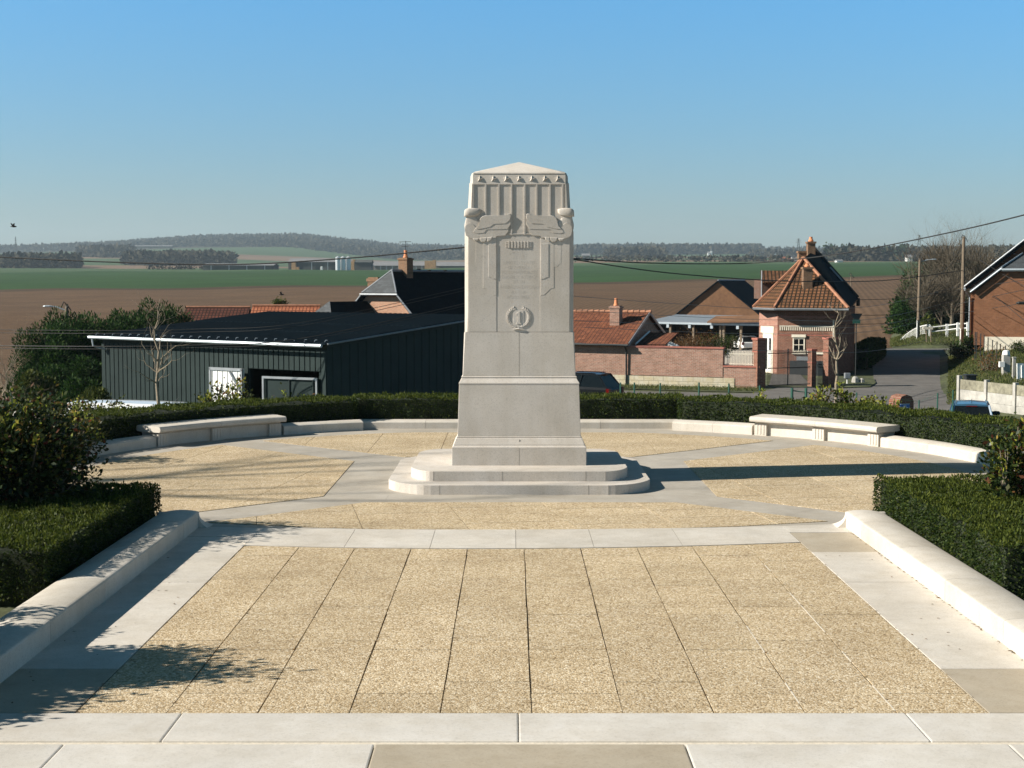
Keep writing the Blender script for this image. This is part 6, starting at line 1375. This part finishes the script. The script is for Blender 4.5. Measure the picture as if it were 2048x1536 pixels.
def forest(name, label, spots, mat, hmin=10, hmax=15, n=14, size=4.2, cat='wood', stuff=True):
    S = np.array([(xat(p, d), d) for p, d in spots]); k = len(S); Z = np.array([ground_z(x, y) for x, y in S]); h = RNG.uniform(hmin, hmax, k); r = h*RNG.uniform(.25, .38, k)
    idx = np.repeat(np.arange(k), n); dv = RNG.normal(0, 1, (k*n, 3)); dv /= np.linalg.norm(dv, axis=1)[:, None]; rr = RNG.uniform(.55, 1.0, k*n)
    P = np.stack([S[idx, 0] + dv[:, 0]*r[idx]*rr, S[idx, 1] + dv[:, 1]*r[idx]*rr, Z[idx] + h[idx]*.45 + dv[:, 2]*h[idx]*.45*rr], 1)
    o = leaves(P, dv, size, mat, name, None, .5, .8); tag(o, label, cat, None, 'stuff' if stuff else None); return o
def area(n, f):
    out = []
    while len(out) < n:
        q = f(RNG.random(), RNG.random())
        if q: out.append(q)
    return out
def poly_spots(n, edge):  # edge: list of (px, dnear, dfar)
    xs = [e[0] for e in edge]
    def f(a, b): px = xs[0]+(xs[-1]-xs[0])*a; dn = np.interp(px, xs, [e[1] for e in edge]); df = np.interp(px, xs, [e[2] for e in edge]); return (px, dn+(df-dn)*b)
    return area(n, f)
forest('hill_woods', 'bare grey-brown wood covering the long hill on the left horizon', poly_spots(6500, [(130,3700,4400),(330,3650,4500),(560,3500,4500),(760,3050,4500),(930,2750,4500),(1020,2700,4400)]), WD, 12, 18, 10, 7)
forest('tree_belt', 'thin belt of trees on the skyline at the far left', poly_spots(420, [(-250,3700,4300),(0,3700,4300),(160,3700,4300)]), WD, 13, 20, 10, 8)
forest('hillside_grove', 'round grove of bare trees on the hillside, left of centre', poly_spots(420, [(160,2500,2750),(230,2350,2800),(265,2500,2750)]), WD, 12, 18, 10, 7)
forest('long_grove', 'long dark grove of bare trees above the farm sheds', poly_spots(650, [(252,1780,1830),(280,1700,1950),(440,1700,1950),(465,1790,1830)]), WD, 13, 17, 12, 5)
forest('left_grove', 'dark grove of bare trees low at the far left', poly_spots(500, [(-80,1450,1600),(20,1380,1600),(130,1400,1600),(158,1450,1500)]), WD, 10, 15, 12, 4.5)
forest('hedgerow', 'thin dark hedgerow at the far edge of the green field, left', poly_spots(70, [(295,1180,1190),(430,1170,1180)]), WD, 2, 3.5, 10, 1.6)
forest('plateau_woods', 'long low bare wood on the horizon right of the pillar', poly_spots(2400, [(1130,3300,4300),(1330,3300,4300),(1500,3600,4400),(1520,3700,4300)]), WD, 14, 24, 10, 9)
forest('plateau_grove', 'darker grove in front of the plateau wood right of the pillar', poly_spots(420, [(1215,2400,2700),(1300,2350,2750),(1325,2450,2600)]), WD, 12, 17, 10, 7)
forest('village_trees', 'scattered trees round the far village on the horizon', poly_spots(330, [(1500,2600,3600),(1700,2700,3600)]), WD, 8, 14, 10, 6)
forest('parkland_trees', 'line of bare and evergreen trees behind the fields right of the brick house', poly_spots(520, [(1655,1450,1650),(1790,1450,1650),(1850,1500,1650),(2060,1500,1700)]), WD, 10, 17, 12, 5)
forest('right_hill_woods', 'grey bare wood on the hill at the far right', poly_spots(700, [(1930,1500,1800),(1985,1350,1800),(2060,1350,1850),(2500,1350,1850)]), WD, 11, 17, 14, 4)
forest('field_scrub', 'low scrub and hedges in the middle distance right of the pillar', poly_spots(260, [(1150,1500,2100),(1460,1300,1900),(1580,1250,1600)]), WD, 3, 6, 8, 3)
forest('skyline_trees', 'far trees along the skyline at the right', poly_spots(420, [(1520,3900,4400),(2200,3900,4400)]), WD, 10, 16, 9, 9)
for i, (px_, d, hh, lab) in enumerate(((1660,1500,22,'dark evergreen on the skyline just right of the chimneys'),(1688,1480,19,'second dark evergreen right of the chimneys'),(1776,1480,17,'dark evergreen left of the far white house'),(1803,1470,20,'tallest dark evergreen beside the far white house'),(1790,1475,13,'low dark evergreen between two taller ones by the far white house'))):
    o = forest('far_evergreen_tree', lab, [(px_ + RNG.normal(0,.6), d) for _ in range(7)], WE, hh*.7, hh, 30, 3.2, 'tree', False); o['group'] = 'dark evergreens on the skyline'
# ---- farm
def P3(px, py, d): return W(px, py, d)
def farbox(name, label, px0, px1, pyt, pyb, d, dp, wall, roof, rise=.35, cat='barn', posts=0, sub=None):
    a, b = xat(px0,d), xat(px1,d); zt, zb = zat(pyt,d), zat(pyb,d)-2; hh = zt-zat(pyb,d); t = thing(name, label, cat, ((a+b)/2,d,zb)); e = zt-hh*rise
    m = MB(); m.box(a+.3,b-.3,d,d+dp,zb,e); part('wall', m, wall, t); m = MB()
    for s in (0,1): ya, yb = (d-1, d+dp/2) if s == 0 else (d+dp+1, d+dp/2); q = [(a,ya,e),(b,ya,e),(b,yb,zt),(a,yb,zt)]; m.slab(q if s == 0 else q[::-1], .25)
    part('roof', m, roof, t)
    for k in range(posts): m = MB(); x = a+(b-a)*(k+.5)/posts; m.box(x-.2,x+.2,d-.9,d-.5,zb,e); part('post', m, M['galv'], t)
    return t
farbox('far_shed', 'long low open shed with pale roof at the edge of the green field, left', 405, 548, 526.5, 541, 1075, 25, M['barnd'], M['barnr'], .28, posts=4)
t = farbox('far_barn', 'open-sided far barn with dark inside and pale posts, left of the silos', 576, 672, 516, 540, 1080, 30, M['barnd'], M['barnr'], .32, posts=3)
m = MB(); x0_, x1_ = xat(584,1075), xat(592,1075); m.box(x0_,x1_,1073,1078,zat(541,1075),zat(525,1075)); m.box(x1_+.1,x1_+2.4,1073,1078,zat(541,1075),zat(534,1075)); solo('straw_stack', m, M['hay'], 'orange straw stack under the left end of the far open barn', 'straw stack', loc=(x0_,1075,zat(541,1075)))
for i, px_ in enumerate((676, 686.5, 697)):
    d = 1060+i*3; x = xat(px_,d); zb = zat(541,d); h_ = zat(515,d)-zb; r_ = 1.75; t = thing('silo', ('left','middle','right')[i]+' of the three shiny steel silos', 'silo', (x,d,zb), 'steel grain silos'); m = MB(); m.lathe((x,d,zb-2), [(r_,0),(r_,h_+2)], 20); part('tank', m, M['silo'], t, smooth=False); m = MB(); m.lathe((x,d,zb+h_), [(r_*1.04,0),(r_*.3,r_*.5),(.2,r_*.6)], 20); part('cap', m, M['silo'], t)
farbox('far_shed', 'dark green shed with brick end just right of the silos', 706, 744, 519, 541, 1085, 14, M['barnd'], M['barnd'], .25)
m = MB(); m.box(xat(703,1080),xat(709,1080),1078,1082,zat(542,1080),zat(523,1080)); m.box(xat(706,1080),xat(711,1080),1078,1082,zat(523,1080),zat(519,1080)); solo('straw_stack', m, M['hay'], 'narrow brown stack between the silos and the dark shed', 'straw stack', loc=(xat(703,1080),1080,zat(541,1080)))
farbox('far_barn', 'long pale grey farm building on the far side of the green field', 744, 850, 522.5, 540, 1110, 16, M['barnw'], M['barnr'], .5, posts=9)
farbox('far_barn', 'pale grey farm building at the edge of the pillar', 872, 935, 523.5, 540, 1110, 16, M['barnw'], M['barnr'], .5)
m = MB(); m.box(xat(850,1100),xat(872,1100),1096,1104,zat(541,1100),zat(521.5,1100)); m.box(xat(866,1100),xat(872,1100),1096,1104,zat(521.5,1100),zat(520,1100)); solo('straw_stack', m, M['hay'], 'big orange block of straw between the two pale farm buildings', 'straw stack', loc=(xat(860,1100),1100,zat(541,1100)))
m = MB(); m.box(xat(642,1060),xat(646,1060),1058,1060,zat(541,1060),zat(533,1060)); solo('white_tank', m, M['white'], 'small white tank in front of the far open barn', 'tank', loc=(xat(644,1060),1060,zat(541,1060)), bevel=.2)
farbox('far_shed', 'long pale low building high on the left hillside', 268, 345, 490.5, 494, 3050, 20, M['barnw'], M['barnr'], .5)
# ---- far houses on the right
for i, a in enumerate(((1512,1530,513,523,1500,'far brick house with dark roof, leftmost of the far houses',M['bricko'],M['slated']),(1462,1486,515,524,1500,'far dark house among scrub right of the pillar wood',M['barnd'],M['slated']),(1562,1582,513,523,1450,'far brick house with orange roof just left of the chimneys',M['bricko'],M['tileso']),(1548,1600,518,525,1440,'long grey far shed below the orange-roofed far house',M['barnw'],M['barnr']),(1582,1590,511,519,1500,'small far white house left of the chimneys',M['white'],M['slate']),(1672,1686,519,524,1350,'low far white building right of the brick house roof',M['white'],M['barnr']),(1813,1825,509,522,1400,'far white house with pointed gable among evergreens',M['white'],M['barnr']),(1415,1421,503,510,3000,'tiny white church nave on the horizon',M['white'],M['barnr']),(1163,1180,507,516,2100,'far pinkish house just right of the pillar',M['barnw'],M['barnr']),(1556,1572,500,504,3000,'pale roofs of the far village on the horizon',M['barnw'],M['white']),(1545,1553,503,507,2900,'second pale roof in the far village',M['white'],M['barnw']))):
    farbox('far_house', a[5], a[0], a[1], a[2], a[3], a[4], 8, a[6], a[7], .45, 'house')
m = MB(); d = 3000; x = xat(1422.5,d); m.box(x-1.6,x+1.6,d,d+3,zat(512,d),zat(502,d)); t = thing('church_tower', 'tiny pale church tower on the horizon', 'church tower', (x,d,zat(512,d))); part('tower', m, M['white'], t); m = MB(); m.lathe((x,d+1.5,zat(502,d)), [(2.2,0),(1.0,3),(.1,6)], 4); part('spire', m, M['slate'], t)
m = MB(); d = 3200; x = xat(1547,d); m.box(x-1.5,x+1.5,d,d+3,zat(508,d),zat(501,d)); t = thing('church_tower', 'dark pointed far church spire left of the chimneys', 'church tower', (x,d,zat(508,d))); part('tower', m, M['barnd'], t); m = MB(); m.lathe((x,d+1.5,zat(501,d)), [(2.2,0),(.1,7)], 4); part('spire', m, M['barnd'], t)
def pylon(label, px, pyt, pyb, d, w):
    x = xat(px,d); zt, zb = zat(pyt,d), zat(pyb,d); t = thing('pylon', label, 'pylon', (x,d,zb), 'electricity pylons'); m = MB(); n = 8
    for s in (-1,1):
        for q in (-1,1): m.tube([(x+s*w,d+q*w,zb-3),(x+s*w*.15,d+q*w*.15,zt)], .16*d/1500, 3)
    for k in range(n): u, v = k/n, (k+1)/n; wa, wb = w*(1-.85*u), w*(1-.85*v); za_, zb_ = zb+(zt-zb)*u, zb+(zt-zb)*v; m.tube([(x-wa,d,za_),(x+wb,d,zb_)], .09*d/1500, 3); m.tube([(x+wa,d,za_),(x-wb,d,zb_)], .09*d/1500, 3)
    part('lattice', m, M['barnd'], t)
    for k, f in enumerate((.72,.84,.94)): m = MB(); z = zb+(zt-zb)*f; l = w*(1.7-.4*k); m.tube([(x-l,d,z),(x,d,z+.8),(x+l,d,z)], .14*d/1500, 3); part('cross_arm', m, M['barnd'], t)
pylon('lattice pylon on the skyline left of the brick chimneys', 1596, 477, 505, 1500, 1.8); pylon('lattice pylon on the skyline left of the bare trees', 1837, 470, 512, 1450, 2.4); pylon('faint far pylon on the skyline right of the pillar', 1437, 490, 508, 2600, 2.4); pylon('faint far pylon on the skyline above the evergreens', 1665, 490, 508, 2300, 2.2); pylon('thin faint mast on the skyline at the far left', 33, 473, 500, 3000, 1.6)
# ------------------------------------------------------------------ haze
HAZE = True
if HAZE:
    m = MB(); m.box(-7000, 7000, -120, 7600, -40, 260); me = mesh_from(m, 'haze', [], uv=False); hz = bpy.data.objects.new('haze', me); COL.objects.link(hz); tag(hz, 'thin blue-grey air between the terrace and the horizon', 'haze', None, 'stuff')
    hm = bpy.data.materials.new('haze_air'); hm.use_nodes = True; nd = hm.node_tree.nodes; nd.remove(nd['Principled BSDF']); v = nd.new('ShaderNodeVolumePrincipled'); v.inputs['Color'].default_value = (.72,.88,1,1); v.inputs['Density'].default_value = .0001; v.inputs['Anisotropy'].default_value = .2
    hm.node_tree.links.new(v.outputs[0], nd['Material Output'].inputs['Volume']); me.materials.append(hm)
